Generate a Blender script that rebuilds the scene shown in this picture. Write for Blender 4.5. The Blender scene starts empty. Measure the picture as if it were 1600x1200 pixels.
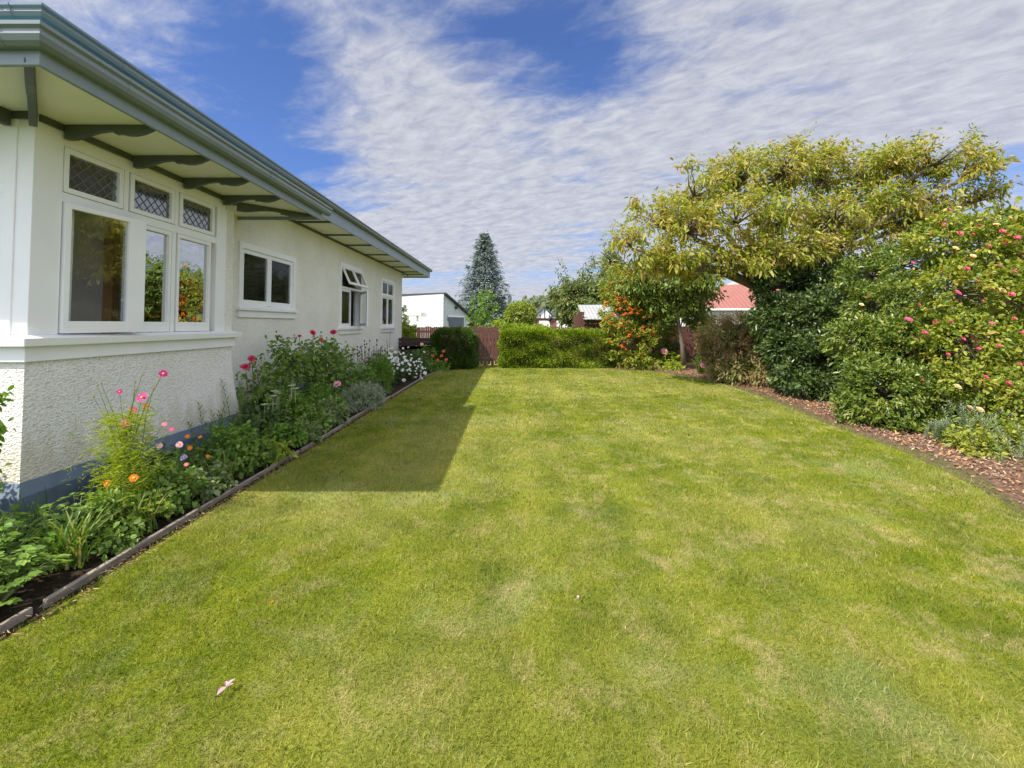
import bpy, bmesh, math, random
import numpy as np
from mathutils import Vector, Matrix

# ------------------------------------------------------------------ camera, sky, sun, exposure
S = bpy.context.scene
COL = S.collection
R = math.radians
F, CX, CY = 720.0, 800.0, 482.0          # focal length and principal point for a 1600 x 1200 picture
PITCH = R(2.0)
CAMZ = 1.6
cam_d = bpy.data.cameras.new('camera'); cam = bpy.data.objects.new('camera', cam_d); COL.objects.link(cam)
cam.location = (0, 0, CAMZ); cam.rotation_euler = (R(90) + PITCH, 0, 0)
cam_d.sensor_width = 36; cam_d.lens = F / 1600 * 36
cam_d.shift_y = -(600 - CY) / 1600
cam_d.clip_start = 0.05; cam_d.clip_end = 3000
S.camera = cam
S.view_settings.view_transform = 'Standard'; S.view_settings.look = 'None'
S.view_settings.gamma = 1; S.view_settings.exposure = 0.90
S.cycles.max_bounces = 7; S.cycles.diffuse_bounces = 3; S.cycles.glossy_bounces = 3; S.cycles.transmission_bounces = 5; S.cycles.transparent_max_bounces = 8

SUN_TO = Vector((-0.641, -0.481, 1.0)).normalized()
sun_el = math.asin(SUN_TO.z)
sun_d = bpy.data.lights.new('sun', 'SUN'); sun = bpy.data.objects.new('sun', sun_d); COL.objects.link(sun)
sun.rotation_euler = SUN_TO.to_track_quat('Z', 'Y').to_euler()
sun_d.energy = 3.7; sun_d.angle = R(0.5); sun_d.color = (1.0, 0.94, 0.83)

W_ = bpy.data.worlds.new('World'); S.world = W_; W_.use_nodes = True
nt = W_.node_tree; nt.nodes.clear()
def nn(t, tree, **kw):
    n = tree.nodes.new(t)
    for k, v in kw.items(): setattr(n, k, v)
    return n
def sky_world():
    L = nt.links.new
    out = nn('ShaderNodeOutputWorld', nt); bg = nn('ShaderNodeBackground', nt); bg.inputs[1].default_value = 0.12
    L(bg.outputs[0], out.inputs[0])
    sky = nn('ShaderNodeTexSky', nt, sky_type='NISHITA'); sky.sun_disc = False
    sky.sun_elevation = sun_el; sky.sun_rotation = math.atan2(SUN_TO.x, SUN_TO.y)
    sky.air_density = 1.0; sky.dust_density = 0.3; sky.ozone_density = 3.0
    tc = nn('ShaderNodeTexCoord', nt); sep = nn('ShaderNodeSeparateXYZ', nt); L(tc.outputs['Generated'], sep.inputs[0])
    def m(op, a, b=None, c=None):
        n = nn('ShaderNodeMath', nt, operation=op)
        for i, v in enumerate((a, b, c)):
            if v is None: continue
            if isinstance(v, (int, float)): n.inputs[i].default_value = v
            else: L(v, n.inputs[i])
        return n.outputs[0]
    z = m('MAXIMUM', sep.outputs[2], 0.0)
    zz = m('ADD', z, 0.09)
    u = m('DIVIDE', sep.outputs[0], zz); v = m('DIVIDE', sep.outputs[1], zz)
    comb = nn('ShaderNodeCombineXYZ', nt); L(u, comb.inputs[0]); L(v, comb.inputs[1])
    def noise(rot, scl, loc, scale, detail, rough, dist):
        mp = nn('ShaderNodeMapping', nt, vector_type='TEXTURE'); mp.inputs['Rotation'].default_value = (0, 0, R(rot)); mp.inputs['Scale'].default_value = tuple(1 / q for q in scl)
        mp.inputs['Location'].default_value = loc
        L(comb.outputs[0], mp.inputs[0])
        n = nn('ShaderNodeTexNoise', nt); n.inputs['Scale'].default_value = scale; n.inputs['Detail'].default_value = detail
        n.inputs['Roughness'].default_value = rough; n.inputs['Distortion'].default_value = dist
        L(mp.outputs[0], n.inputs[0]); return n.outputs[0]
    big = noise(-20, (0.45, 0.9, 1), (1.4, 2.2, 0), 0.8, 3, 0.5, 0.4)
    mid = noise(-14, (0.75, 1.25, 1), (0, 0, 0), 2.9, 6, 0.6, 0.5)
    fine = noise(-35, (0.8, 1.3, 1), (5, 2, 0), 9.5, 7, 0.66, 0.4)
    def lobe(px_, py_, k, amp):          # a clearer or thicker part of the sky, round a direction
        d = Vector(((px_ - 800) / 720, 1, (510 - py_) / 720)).normalized()
        n = nn('ShaderNodeVectorMath', nt, operation='DOT_PRODUCT'); L(tc.outputs['Generated'], n.inputs[0]); n.inputs[1].default_value = tuple(d)
        return m('MULTIPLY', m('POWER', m('MAXIMUM', n.outputs['Value'], 0.0), k), amp)
    s = m('ADD', m('MULTIPLY', big, 1.3), m('MULTIPLY', mid, 0.58))
    s = m('ADD', s, m('MULTIPLY', fine, 0.22))
    for a in ((370, 90, 45, -.27), (860, 60, 55, -.24), (420, 210, 90, -.10), (190, 40, 80, .20), (560, 60, 130, .16), (1000, 250, 10, .15), (1450, 200, 14, .10), (650, 230, 40, .14), (720, 400, 60, .10), (600, 380, 60, .06), (1180, 120, 200, -.10), (1560, 60, 120, -.06)):
        s = m('ADD', s, lobe(*a))
    mr = nn('ShaderNodeMapRange', nt, interpolation_type='SMOOTHSTEP'); L(s, mr.inputs[0])
    mr.inputs[1].default_value = 0.85; mr.inputs[2].default_value = 1.22; mr.inputs[3].default_value = 0.0; mr.inputs[4].default_value = 0.92
    # unseen bright cloud added overhead, behind and round the sun to raise fill light
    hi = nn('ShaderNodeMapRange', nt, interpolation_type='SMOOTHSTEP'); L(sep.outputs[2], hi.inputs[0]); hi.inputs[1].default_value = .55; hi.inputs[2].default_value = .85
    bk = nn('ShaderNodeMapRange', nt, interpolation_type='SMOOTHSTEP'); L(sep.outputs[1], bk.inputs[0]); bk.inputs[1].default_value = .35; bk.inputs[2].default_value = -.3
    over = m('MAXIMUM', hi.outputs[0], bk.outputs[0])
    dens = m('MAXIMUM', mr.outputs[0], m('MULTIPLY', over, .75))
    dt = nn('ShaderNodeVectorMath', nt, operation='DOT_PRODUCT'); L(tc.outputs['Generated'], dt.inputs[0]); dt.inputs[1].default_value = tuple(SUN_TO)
    fill_glow = m('POWER', m('MAXIMUM', dt.outputs['Value'], 0.0), 3.0)
    gain = m('ADD', m('ADD', m('MULTIPLY', fill_glow, 1.25), m('MULTIPLY', over, 1.25)), 1.0)
    # cloud colour varies a little with its own thickness
    cr = nn('ShaderNodeValToRGB', nt); L(fine, cr.inputs[0])
    cr.color_ramp.elements[0].position = 0.35; cr.color_ramp.elements[0].color = (0.45, 0.47, 0.55, 1)
    cr.color_ramp.elements[1].position = 0.65; cr.color_ramp.elements[1].color = (0.64, 0.65, 0.69, 1)
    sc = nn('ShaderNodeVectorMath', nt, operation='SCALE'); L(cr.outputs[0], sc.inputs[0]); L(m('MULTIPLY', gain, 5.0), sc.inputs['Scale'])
    tint = nn('ShaderNodeMix', nt, data_type='RGBA', blend_type='MULTIPLY'); tint.inputs[0].default_value = 1.0
    L(sky.outputs[0], tint.inputs[6]); tint.inputs[7].default_value = (0.42, 0.50, 0.72, 1)
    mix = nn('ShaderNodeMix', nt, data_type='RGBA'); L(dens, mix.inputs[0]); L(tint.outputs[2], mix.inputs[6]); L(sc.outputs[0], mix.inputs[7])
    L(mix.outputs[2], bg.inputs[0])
sky_world()

# ------------------------------------------------------------------ camera geometry (photo point -> place)
cp, sp = math.cos(PITCH), math.sin(PITCH)
def ray(px, py):
    a = (px - CX) / F; b = (CY - py) / F
    return (a, cp - b * sp, sp + b * cp)
def at(px, py, Y):
    d = ray(px, py); t = Y / d[1]
    return Vector((d[0] * t, Y, CAMZ + d[2] * t))
def G(px, py, z=0.0):
    d = ray(px, py); t = (z - CAMZ) / d[2]
    return Vector((d[0] * t, d[1] * t, z))

rng = np.random.default_rng(7)
random.seed(7)

# ------------------------------------------------------------------ materials
def newmat(name):
    m = bpy.data.materials.new(name); m.use_nodes = True
    return m, m.node_tree, m.node_tree.nodes['Principled BSDF']
def paint(name, col, rough=0.45, var=0.06, scale=6.0, bump=0.0, bscale=60, spec=0.5, metal=0.0, dirt=0.0):
    m, t, b = newmat(name); L = t.links.new
    g = nn('ShaderNodeNewGeometry', t)
    n = nn('ShaderNodeTexNoise', t); n.inputs['Scale'].default_value = scale; n.inputs['Detail'].default_value = 6; L(g.outputs['Position'], n.inputs[0])
    r = nn('ShaderNodeValToRGB', t); L(n.outputs[0], r.inputs[0])
    lo = [max(0, c * (1 - var - dirt)) for c in col]; hi = [min(1, c * (1 + var)) for c in col]
    r.color_ramp.elements[0].position = 0.3; r.color_ramp.elements[0].color = (*lo, 1)
    r.color_ramp.elements[1].position = 0.7 if not dirt else 0.5; r.color_ramp.elements[1].color = (*hi, 1)
    L(r.outputs[0], b.inputs['Base Color']); b.inputs['Roughness'].default_value = rough
    b.inputs['Specular IOR Level'].default_value = spec; b.inputs['Metallic'].default_value = metal
    if bump:
        n2 = nn('ShaderNodeTexNoise', t); n2.inputs['Scale'].default_value = bscale; n2.inputs['Detail'].default_value = 5; L(g.outputs['Position'], n2.inputs[0])
        bp = nn('ShaderNodeBump', t); bp.inputs['Strength'].default_value = bump; bp.inputs['Distance'].default_value = 0.01
        L(n2.outputs[0], bp.inputs['Height']); L(bp.outputs[0], b.inputs['Normal'])
    return m
def stucco(name, col, dist=0.02):
    m, t, b = newmat(name); L = t.links.new
    g = nn('ShaderNodeNewGeometry', t)
    mp = nn('ShaderNodeMapping', t); mp.inputs['Scale'].default_value = (1, 0.8, 1.25); L(g.outputs['Position'], mp.inputs[0])
    n = nn('ShaderNodeTexNoise', t); n.inputs['Scale'].default_value = 32; n.inputs['Detail'].default_value = 5; n.inputs['Roughness'].default_value = 0.6; n.inputs['Distortion'].default_value = 0.7
    L(mp.outputs[0], n.inputs[0])
    v = nn('ShaderNodeTexVoronoi', t); v.inputs['Scale'].default_value = 48; L(mp.outputs[0], v.inputs[0])
    mx = nn('ShaderNodeMath', t, operation='MULTIPLY_ADD'); L(n.outputs[0], mx.inputs[0]); mx.inputs[1].default_value = 1.0
    mv = nn('ShaderNodeMath', t, operation='MULTIPLY'); L(v.outputs[0], mv.inputs[0]); mv.inputs[1].default_value = 0.55; L(mv.outputs[0], mx.inputs[2])
    bp = nn('ShaderNodeBump', t); bp.inputs['Strength'].default_value = 0.9; bp.inputs['Distance'].default_value = dist
    L(mx.outputs[0], bp.inputs['Height']); L(bp.outputs[0], b.inputs['Normal'])
    r = nn('ShaderNodeValToRGB', t); L(mx.outputs[0], r.inputs[0])
    e = r.color_ramp.elements; e[0].position = 0.48; e[0].color = (*[c * 0.72 for c in col], 1); e[1].position = 0.72; e[1].color = (*col, 1)
    n3 = nn('ShaderNodeTexNoise', t); n3.inputs['Scale'].default_value = 1.2; n3.inputs['Detail'].default_value = 4; L(g.outputs['Position'], n3.inputs[0])
    r3 = nn('ShaderNodeValToRGB', t); L(n3.outputs[0], r3.inputs[0]); r3.color_ramp.elements[0].position = .3; r3.color_ramp.elements[0].color = (.9, .89, .86, 1); r3.color_ramp.elements[1].position = .65
    mm = nn('ShaderNodeMix', t, data_type='RGBA', blend_type='MULTIPLY'); mm.inputs[0].default_value = 1; L(r.outputs[0], mm.inputs[6]); L(r3.outputs[0], mm.inputs[7])
    sz = nn('ShaderNodeSeparateXYZ', t); L(g.outputs['Position'], sz.inputs[0])
    ns = nn('ShaderNodeTexNoise', t); ns.inputs['Scale'].default_value = 5; ns.inputs['Detail'].default_value = 7; mps = nn('ShaderNodeMapping', t); mps.inputs['Scale'].default_value = (1.6, 1.6, .35); L(g.outputs['Position'], mps.inputs[0]); L(mps.outputs[0], ns.inputs[0])
    ma = nn('ShaderNodeMath', t, operation='MULTIPLY_ADD'); L(ns.outputs[0], ma.inputs[0]); ma.inputs[1].default_value = -1.0; L(sz.outputs[2], ma.inputs[2])
    rs = nn('ShaderNodeValToRGB', t); L(ma.outputs[0], rs.inputs[0]); rs.color_ramp.elements[0].position = .0; rs.color_ramp.elements[0].color = (.84, .81, .74, 1); rs.color_ramp.elements[1].position = .25
    m2 = nn('ShaderNodeMix', t, data_type='RGBA', blend_type='MULTIPLY'); m2.inputs[0].default_value = 1; L(mm.outputs[2], m2.inputs[6]); L(rs.outputs[0], m2.inputs[7])
    L(m2.outputs[2], b.inputs['Base Color']); b.inputs['Roughness'].default_value = 0.85
    return m
def leafm(name, cols, trans=0.35, rough=0.5, spec=0.35):
    """leaf surface: colour drawn per leaf from the attribute 'rnd', light passes through part of it"""
    m, t, b = newmat(name); L = t.links.new
    a = nn('ShaderNodeAttribute', t); a.attribute_name = 'rnd'
    r = nn('ShaderNodeValToRGB', t); L(a.outputs['Fac'], r.inputs[0])
    el = r.color_ramp.elements
    k = len(cols)
    el[0].position = 0; el[0].color = (*cols[0], 1); el[1].position = 1; el[1].color = (*cols[-1], 1)
    for i in range(1, k - 1):
        e = el.new(i / (k - 1)); e.color = (*cols[i], 1)
    L(r.outputs[0], b.inputs['Base Color']); b.inputs['Roughness'].default_value = rough; b.inputs['Specular IOR Level'].default_value = spec
    if trans > 0:
        tr = nn('ShaderNodeBsdfTranslucent', t)
        hs = nn('ShaderNodeHueSaturation', t); hs.inputs['Saturation'].default_value = 1.1; hs.inputs['Value'].default_value = 1.3; L(r.outputs[0], hs.inputs['Color'])
        L(hs.outputs[0], tr.inputs[0])
        mx = nn('ShaderNodeMixShader', t); mx.inputs[0].default_value = trans
        L(b.outputs[0], mx.inputs[1]); L(tr.outputs[0], mx.inputs[2]); L(mx.outputs[0], t.nodes['Material Output'].inputs[0])
    return m
def lawnm(name, blades):
    """mown lawn: patches of lush, bluish and straw coloured grass laid out over the ground"""
    m, t, b = newmat(name); L = t.links.new
    g = nn('ShaderNodeNewGeometry', t)
    sx = nn('ShaderNodeSeparateXYZ', t); L(g.outputs['Position'], sx.inputs[0])
    cb = nn('ShaderNodeCombineXYZ', t); L(sx.outputs[0], cb.inputs[0]); L(sx.outputs[1], cb.inputs[1])
    def noi(scale, detail, rough, off=0, sc=(1, 1, 1)):
        mp = nn('ShaderNodeMapping', t); mp.inputs['Location'].default_value = (off, off * .7, 0); mp.inputs['Scale'].default_value = sc; L(cb.outputs[0], mp.inputs[0])
        n = nn('ShaderNodeTexNoise', t); n.inputs['Scale'].default_value = scale; n.inputs['Detail'].default_value = detail; n.inputs['Roughness'].default_value = rough
        n.inputs['Distortion'].default_value = 0.4
        L(mp.outputs[0], n.inputs[0]); return n.outputs[0]
    def ramp(src, stops):
        r = nn('ShaderNodeValToRGB', t); L(src, r.inputs[0]); e = r.color_ramp.elements
        e[0].position, e[0].color = stops[0][0], (*stops[0][1], 1); e[1].position, e[1].color = stops[-1][0], (*stops[-1][1], 1)
        for p, c in stops[1:-1]:
            k = e.new(p); k.color = (*c, 1)
        return r.outputs[0]
    def mix(f, a, c, bt='MIX'):
        x = nn('ShaderNodeMix', t, data_type='RGBA', blend_type=bt)
        if isinstance(f, float): x.inputs[0].default_value = f
        else: L(f, x.inputs[0])
        for s, i in ((a, 6), (c, 7)):
            if isinstance(s, tuple): x.inputs[i].default_value = (*s, 1)
            else: L(s, x.inputs[i])
        return x.outputs[2]
    w = (1, 1, 1); k0 = (0, 0, 0)
    green = ramp(noi(1.9, 8, .68), [(.28, (.100, .150, .008)), (.5, (.188, .230, .013)), (.72, (.280, .287, .03))])
    blue = ramp(noi(.9, 5, .65, 9), [(.56, k0), (.66, w)])
    c = mix(mix(.55, k0, blue, 'MIX') if False else blue, green, mix(.5, green, (.24, .30, .11)))
    straw = ramp(noi(3.4, 10, .80, 21, (1, .8, 1)), [(.50, k0), (.66, w)])
    strawx = nn('ShaderNodeMath', t, operation='MULTIPLY'); L(straw, strawx.inputs[0])
    mr = nn('ShaderNodeMapRange', t); L(sx.outputs[0], mr.inputs[0]); mr.inputs[1].default_value = -3; mr.inputs[2].default_value = 3.5; mr.inputs[3].default_value = .35; mr.inputs[4].default_value = .95
    L(mr.outputs[0], strawx.inputs[1])
    c = mix(strawx.outputs[0], c, (.48, .39, .19))
    dry = ramp(noi(.45, 3, .5, 33), [(.42, k0), (.66, w)])
    c = mix(dry, c, mix(.45, c, (.42, .39, .12)))
    # faint bands left by the mower along the lawn
    sw = nn('ShaderNodeMath', t, operation='SINE'); sa = nn('ShaderNodeMath', t, operation='MULTIPLY_ADD'); L(sx.outputs[0], sa.inputs[0]); sa.inputs[1].default_value = 2 * math.pi / .92; L(noi(.5, 2, .5, 5), sa.inputs[2]); L(sa.outputs[0], sw.inputs[0])
    bands = ramp(sw.outputs[0], [(.0, (.93, .94, .93)), (1.0, (1.05, 1.04, 1.02))]); c = mix(1.0, c, bands, 'MULTIPLY')
    a = nn('ShaderNodeAttribute', t); a.attribute_name = 'rnd'
    if blades:
        rr = ramp(a.outputs['Fac'], [(0, (.50, .60, .45)), (.25, (.85, .92, .8)), (.55, (1.05, 1.05, 1.0)), (.90, (1.2, 1.15, 1.05)), (.96, (1.5, 1.25, 1.7)), (1.0, (1.9, 1.5, 2.6))])
        c = mix(1.0, c, rr, 'MULTIPLY')
        L(c, b.inputs['Base Color']); b.inputs['Roughness'].default_value = .55; b.inputs['Specular IOR Level'].default_value = .3
        tr = nn('ShaderNodeBsdfTranslucent', t); L(c, tr.inputs[0]); mx = nn('ShaderNodeMixShader', t); mx.inputs[0].default_value = .3
        L(b.outputs[0], mx.inputs[1]); L(tr.outputs[0], mx.inputs[2]); L(mx.outputs[0], t.nodes['Material Output'].inputs[0])
    else:
        f = ramp(noi(70, 4, .7, 3), [(.3, (.5, .5, .45)), (.7, (1.1, 1.1, 1.05))])
        c = mix(1.0, c, f, 'MULTIPLY')
        L(c, b.inputs['Base Color']); b.inputs['Roughness'].default_value = .9; b.inputs['Specular IOR Level'].default_value = .1
        n2 = noi(90, 4, .7); bp = nn('ShaderNodeBump', t); bp.inputs['Strength'].default_value = .8; bp.inputs['Distance'].default_value = .02
        L(n2, bp.inputs['Height']); L(bp.outputs[0], b.inputs['Normal'])
    return m
def glassm(name, refl, rough):
    m, t, b = newmat(name); L = t.links.new
    t.nodes.remove(b)
    tr = nn('ShaderNodeBsdfTransparent', t); tr.inputs[0].default_value = (.92, .95, .94, 1)
    gl = nn('ShaderNodeBsdfGlossy', t); gl.inputs['Roughness'].default_value = rough; gl.inputs[0].default_value = (refl, refl * 1.02, refl * 1.02, 1)
    fr = nn('ShaderNodeFresnel', t); fr.inputs[0].default_value = 1.45
    g = nn('ShaderNodeNewGeometry', t); n = nn('ShaderNodeTexNoise', t); n.inputs['Scale'].default_value = 3.5; L(g.outputs['Position'], n.inputs[0])
    bp = nn('ShaderNodeBump', t); bp.inputs['Strength'].default_value = .12; bp.inputs['Distance'].default_value = .02; L(n.outputs[0], bp.inputs['Height']); L(bp.outputs[0], gl.inputs['Normal'])
    mx = nn('ShaderNodeMixShader', t); L(fr.outputs[0], mx.inputs[0]); L(tr.outputs[0], mx.inputs[1]); L(gl.outputs[0], mx.inputs[2])
    L(mx.outputs[0], t.nodes['Material Output'].inputs[0]); return m
def corrug(name, col, axis=1, pitch=0.076, rough=0.45):
    m, t, b = newmat(name); L = t.links.new
    g = nn('ShaderNodeNewGeometry', t); s = nn('ShaderNodeSeparateXYZ', t); L(g.outputs['Position'], s.inputs[0])
    a = nn('ShaderNodeMath', t, operation='MULTIPLY'); L(s.outputs[axis], a.inputs[0]); a.inputs[1].default_value = 2 * math.pi / pitch
    sn = nn('ShaderNodeMath', t, operation='SINE'); L(a.outputs[0], sn.inputs[0])
    bp = nn('ShaderNodeBump', t); bp.inputs['Distance'].default_value = .012; bp.inputs['Strength'].default_value = .8; L(sn.outputs[0], bp.inputs['Height']); L(bp.outputs[0], b.inputs['Normal'])
    n = nn('ShaderNodeTexNoise', t); n.inputs['Scale'].default_value = 1.5; n.inputs['Detail'].default_value = 5; L(g.outputs['Position'], n.inputs[0])
    r = nn('ShaderNodeValToRGB', t); L(n.outputs[0], r.inputs[0]); r.color_ramp.elements[0].color = (*[c * .75 for c in col], 1); r.color_ramp.elements[1].color = (*[min(1, c * 1.15) for c in col], 1)
    L(r.outputs[0], b.inputs['Base Color']); b.inputs['Roughness'].default_value = rough
    return m
def boardsm(name, col, pitch, axis=2, rough=.6, var=.25, streak=(8, 8, 1)):
    """painted or stained timber, weathered along the grain; optional lap lines every `pitch` metres"""
    m, t, b = newmat(name); L = t.links.new
    g = nn('ShaderNodeNewGeometry', t)
    mp = nn('ShaderNodeMapping', t); mp.inputs['Scale'].default_value = streak; L(g.outputs['Position'], mp.inputs[0])
    n = nn('ShaderNodeTexNoise', t); n.inputs['Scale'].default_value = 3; n.inputs['Detail'].default_value = 7; n.inputs['Roughness'].default_value = .65; L(mp.outputs[0], n.inputs[0])
    r = nn('ShaderNodeValToRGB', t); L(n.outputs[0], r.inputs[0])
    r.color_ramp.elements[0].position = .3; r.color_ramp.elements[0].color = (*[c * (1 - var) for c in col], 1)
    r.color_ramp.elements[1].position = .7; r.color_ramp.elements[1].color = (*[min(1, c * (1 + var)) for c in col], 1)
    L(r.outputs[0], b.inputs['Base Color']); b.inputs['Roughness'].default_value = rough
    if pitch:
        s = nn('ShaderNodeSeparateXYZ', t); L(g.outputs['Position'], s.inputs[0])
        a = nn('ShaderNodeMath', t, operation='DIVIDE'); L(s.outputs[axis], a.inputs[0]); a.inputs[1].default_value = pitch
        fr = nn('ShaderNodeMath', t, operation='FRACT'); L(a.outputs[0], fr.inputs[0])
        bp = nn('ShaderNodeBump', t); bp.inputs['Distance'].default_value = .03; bp.inputs['Strength'].default_value = .9; bp.invert = True
        L(fr.outputs[0], bp.inputs['Height']); L(bp.outputs[0], b.inputs['Normal'])
    return m
def soilm(name, c0, c1, c2):
    m, t, b = newmat(name); L = t.links.new
    g = nn('ShaderNodeNewGeometry', t)
    n = nn('ShaderNodeTexNoise', t); n.inputs['Scale'].default_value = 14; n.inputs['Detail'].default_value = 9; n.inputs['Roughness'].default_value = .7; L(g.outputs['Position'], n.inputs[0])
    r = nn('ShaderNodeValToRGB', t); L(n.outputs[0], r.inputs[0]); e = r.color_ramp.elements
    e[0].position = .3; e[0].color = (*c0, 1); e[1].position = .72; e[1].color = (*c2, 1); k = e.new(.5); k.color = (*c1, 1)
    L(r.outputs[0], b.inputs['Base Color']); b.inputs['Roughness'].default_value = .95; b.inputs['Specular IOR Level'].default_value = .1
    bp = nn('ShaderNodeBump', t); bp.inputs['Strength'].default_value = 1; bp.inputs['Distance'].default_value = .03; L(n.outputs[0], bp.inputs['Height']); L(bp.outputs[0], b.inputs['Normal'])
    return m

M = dict(
    white=paint('white gloss paint', (.89, .89, .89), .35, .03, 3, .05, 30),
    cream=paint('cream soffit paint', (.89, .88, .80), .6, .04, 1.5),
    stucco=stucco('roughcast plaster', (.87, .85, .79), .015),
    stucco2=stucco('roughcast plaster finer', (.87, .85, .76), .009),
    grey=paint('grey green gutter enamel', (.195, .235, .245), .32, .08, 2.0, .03, 15),
    dgrey=paint('dark grey bracket paint', (.085, .10, .088), .45, .1, 4, .05, 40),
    fascia=paint('blue grey fascia paint', (.23, .28, .31), .4, .05, 3, .04, 30),
    plinth=paint('slate blue plinth paint', (.115, .155, .21), .6, .1, 5, .4, 35, dirt=.06),
    teal=corrug('teal roofing iron', (.035, .20, .27), 1, .3, .35),
    tealf=paint('teal flashing', (.035, .19, .26), .35, .08, 2),
    glass=glassm('window glass', .58, 0.0), leadglass=glassm('leadlight glass', .30, .08),
    lead=paint('lead came', (.20, .20, .19), .5),
    inner=paint('interior wallpaper', (.66, .58, .54), .8, .1, 3),
    wood=boardsm('varnished timber', (.42, .20, .07), 0, var=.3),
    curtain=paint('cream curtain', (.72, .68, .56), .9, .1, 10),
    net=paint('white net', (.75, .75, .72), .9, .05, 10),
    blind=paint('grey blind', (.30, .33, .33), .7),
    kerb=boardsm('weathered grey timber', (.27, .225, .18), 0, .8, var=.4, streak=(14, 2, 14)),
    soil=soilm('garden soil', (.012, .009, .006), (.035, .025, .016), (.075, .055, .036)),
    bark=soilm('bark litter', (.07, .042, .028), (.16, .095, .065), (.30, .19, .13)),
    moss=soilm('mossy soil strip', (.05, .05, .02), (.12, .10, .045), (.19, .16, .09)),
    ground=soilm('field', (.05, .08, .02), (.08, .12, .03), (.12, .15, .05)),
    gravel=soilm('gravel', (.14, .12, .10), (.25, .22, .19), (.38, .34, .3)),
    lawn=lawnm('mown lawn', False), blade=lawnm('grass blades', True),
    fence=boardsm('brown fence stain', (.115, .048, .040), 0, .8, .35),
    fenced=boardsm('dark fence stain', (.050, .026, .024), 0, .8, .3),
    paling=boardsm('grey palings', (.17, .14, .11), 0, .8, .35),
    wboard=boardsm('white weatherboard', (.60, .60, .60), 0, 2, .5, .02),
    cladding=paint('white cladding', (.60, .62, .64), .5, .03, 1),
    door=boardsm('grey roller door', (.12, .135, .15), .1, 2, .5, .05),
    slate=paint('dark roofing', (.05, .055, .065), .5),
    redroof=corrug('red painted iron', (.30, .115, .09), 0, .25, .6),
    greyiron=corrug('grey corrugated iron', (.34, .35, .34), 0, .18, .5),
    bark1=boardsm('grey bark', (.17, .13, .10), 0, .9, .4, streak=(6, 6, 2)),
    bark2=boardsm('dark bark', (.05, .038, .028), 0, .9, .3, streak=(6, 6, 2)),
    black=paint('black metal', (.02, .02, .02), .5),
    brick=paint('red brown brick', (.22, .10, .07), .8, .3, 8),
    haze_hill=soilm('hillside', (.05, .07, .03), (.09, .11, .045), (.14, .15, .07)),
)

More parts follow.
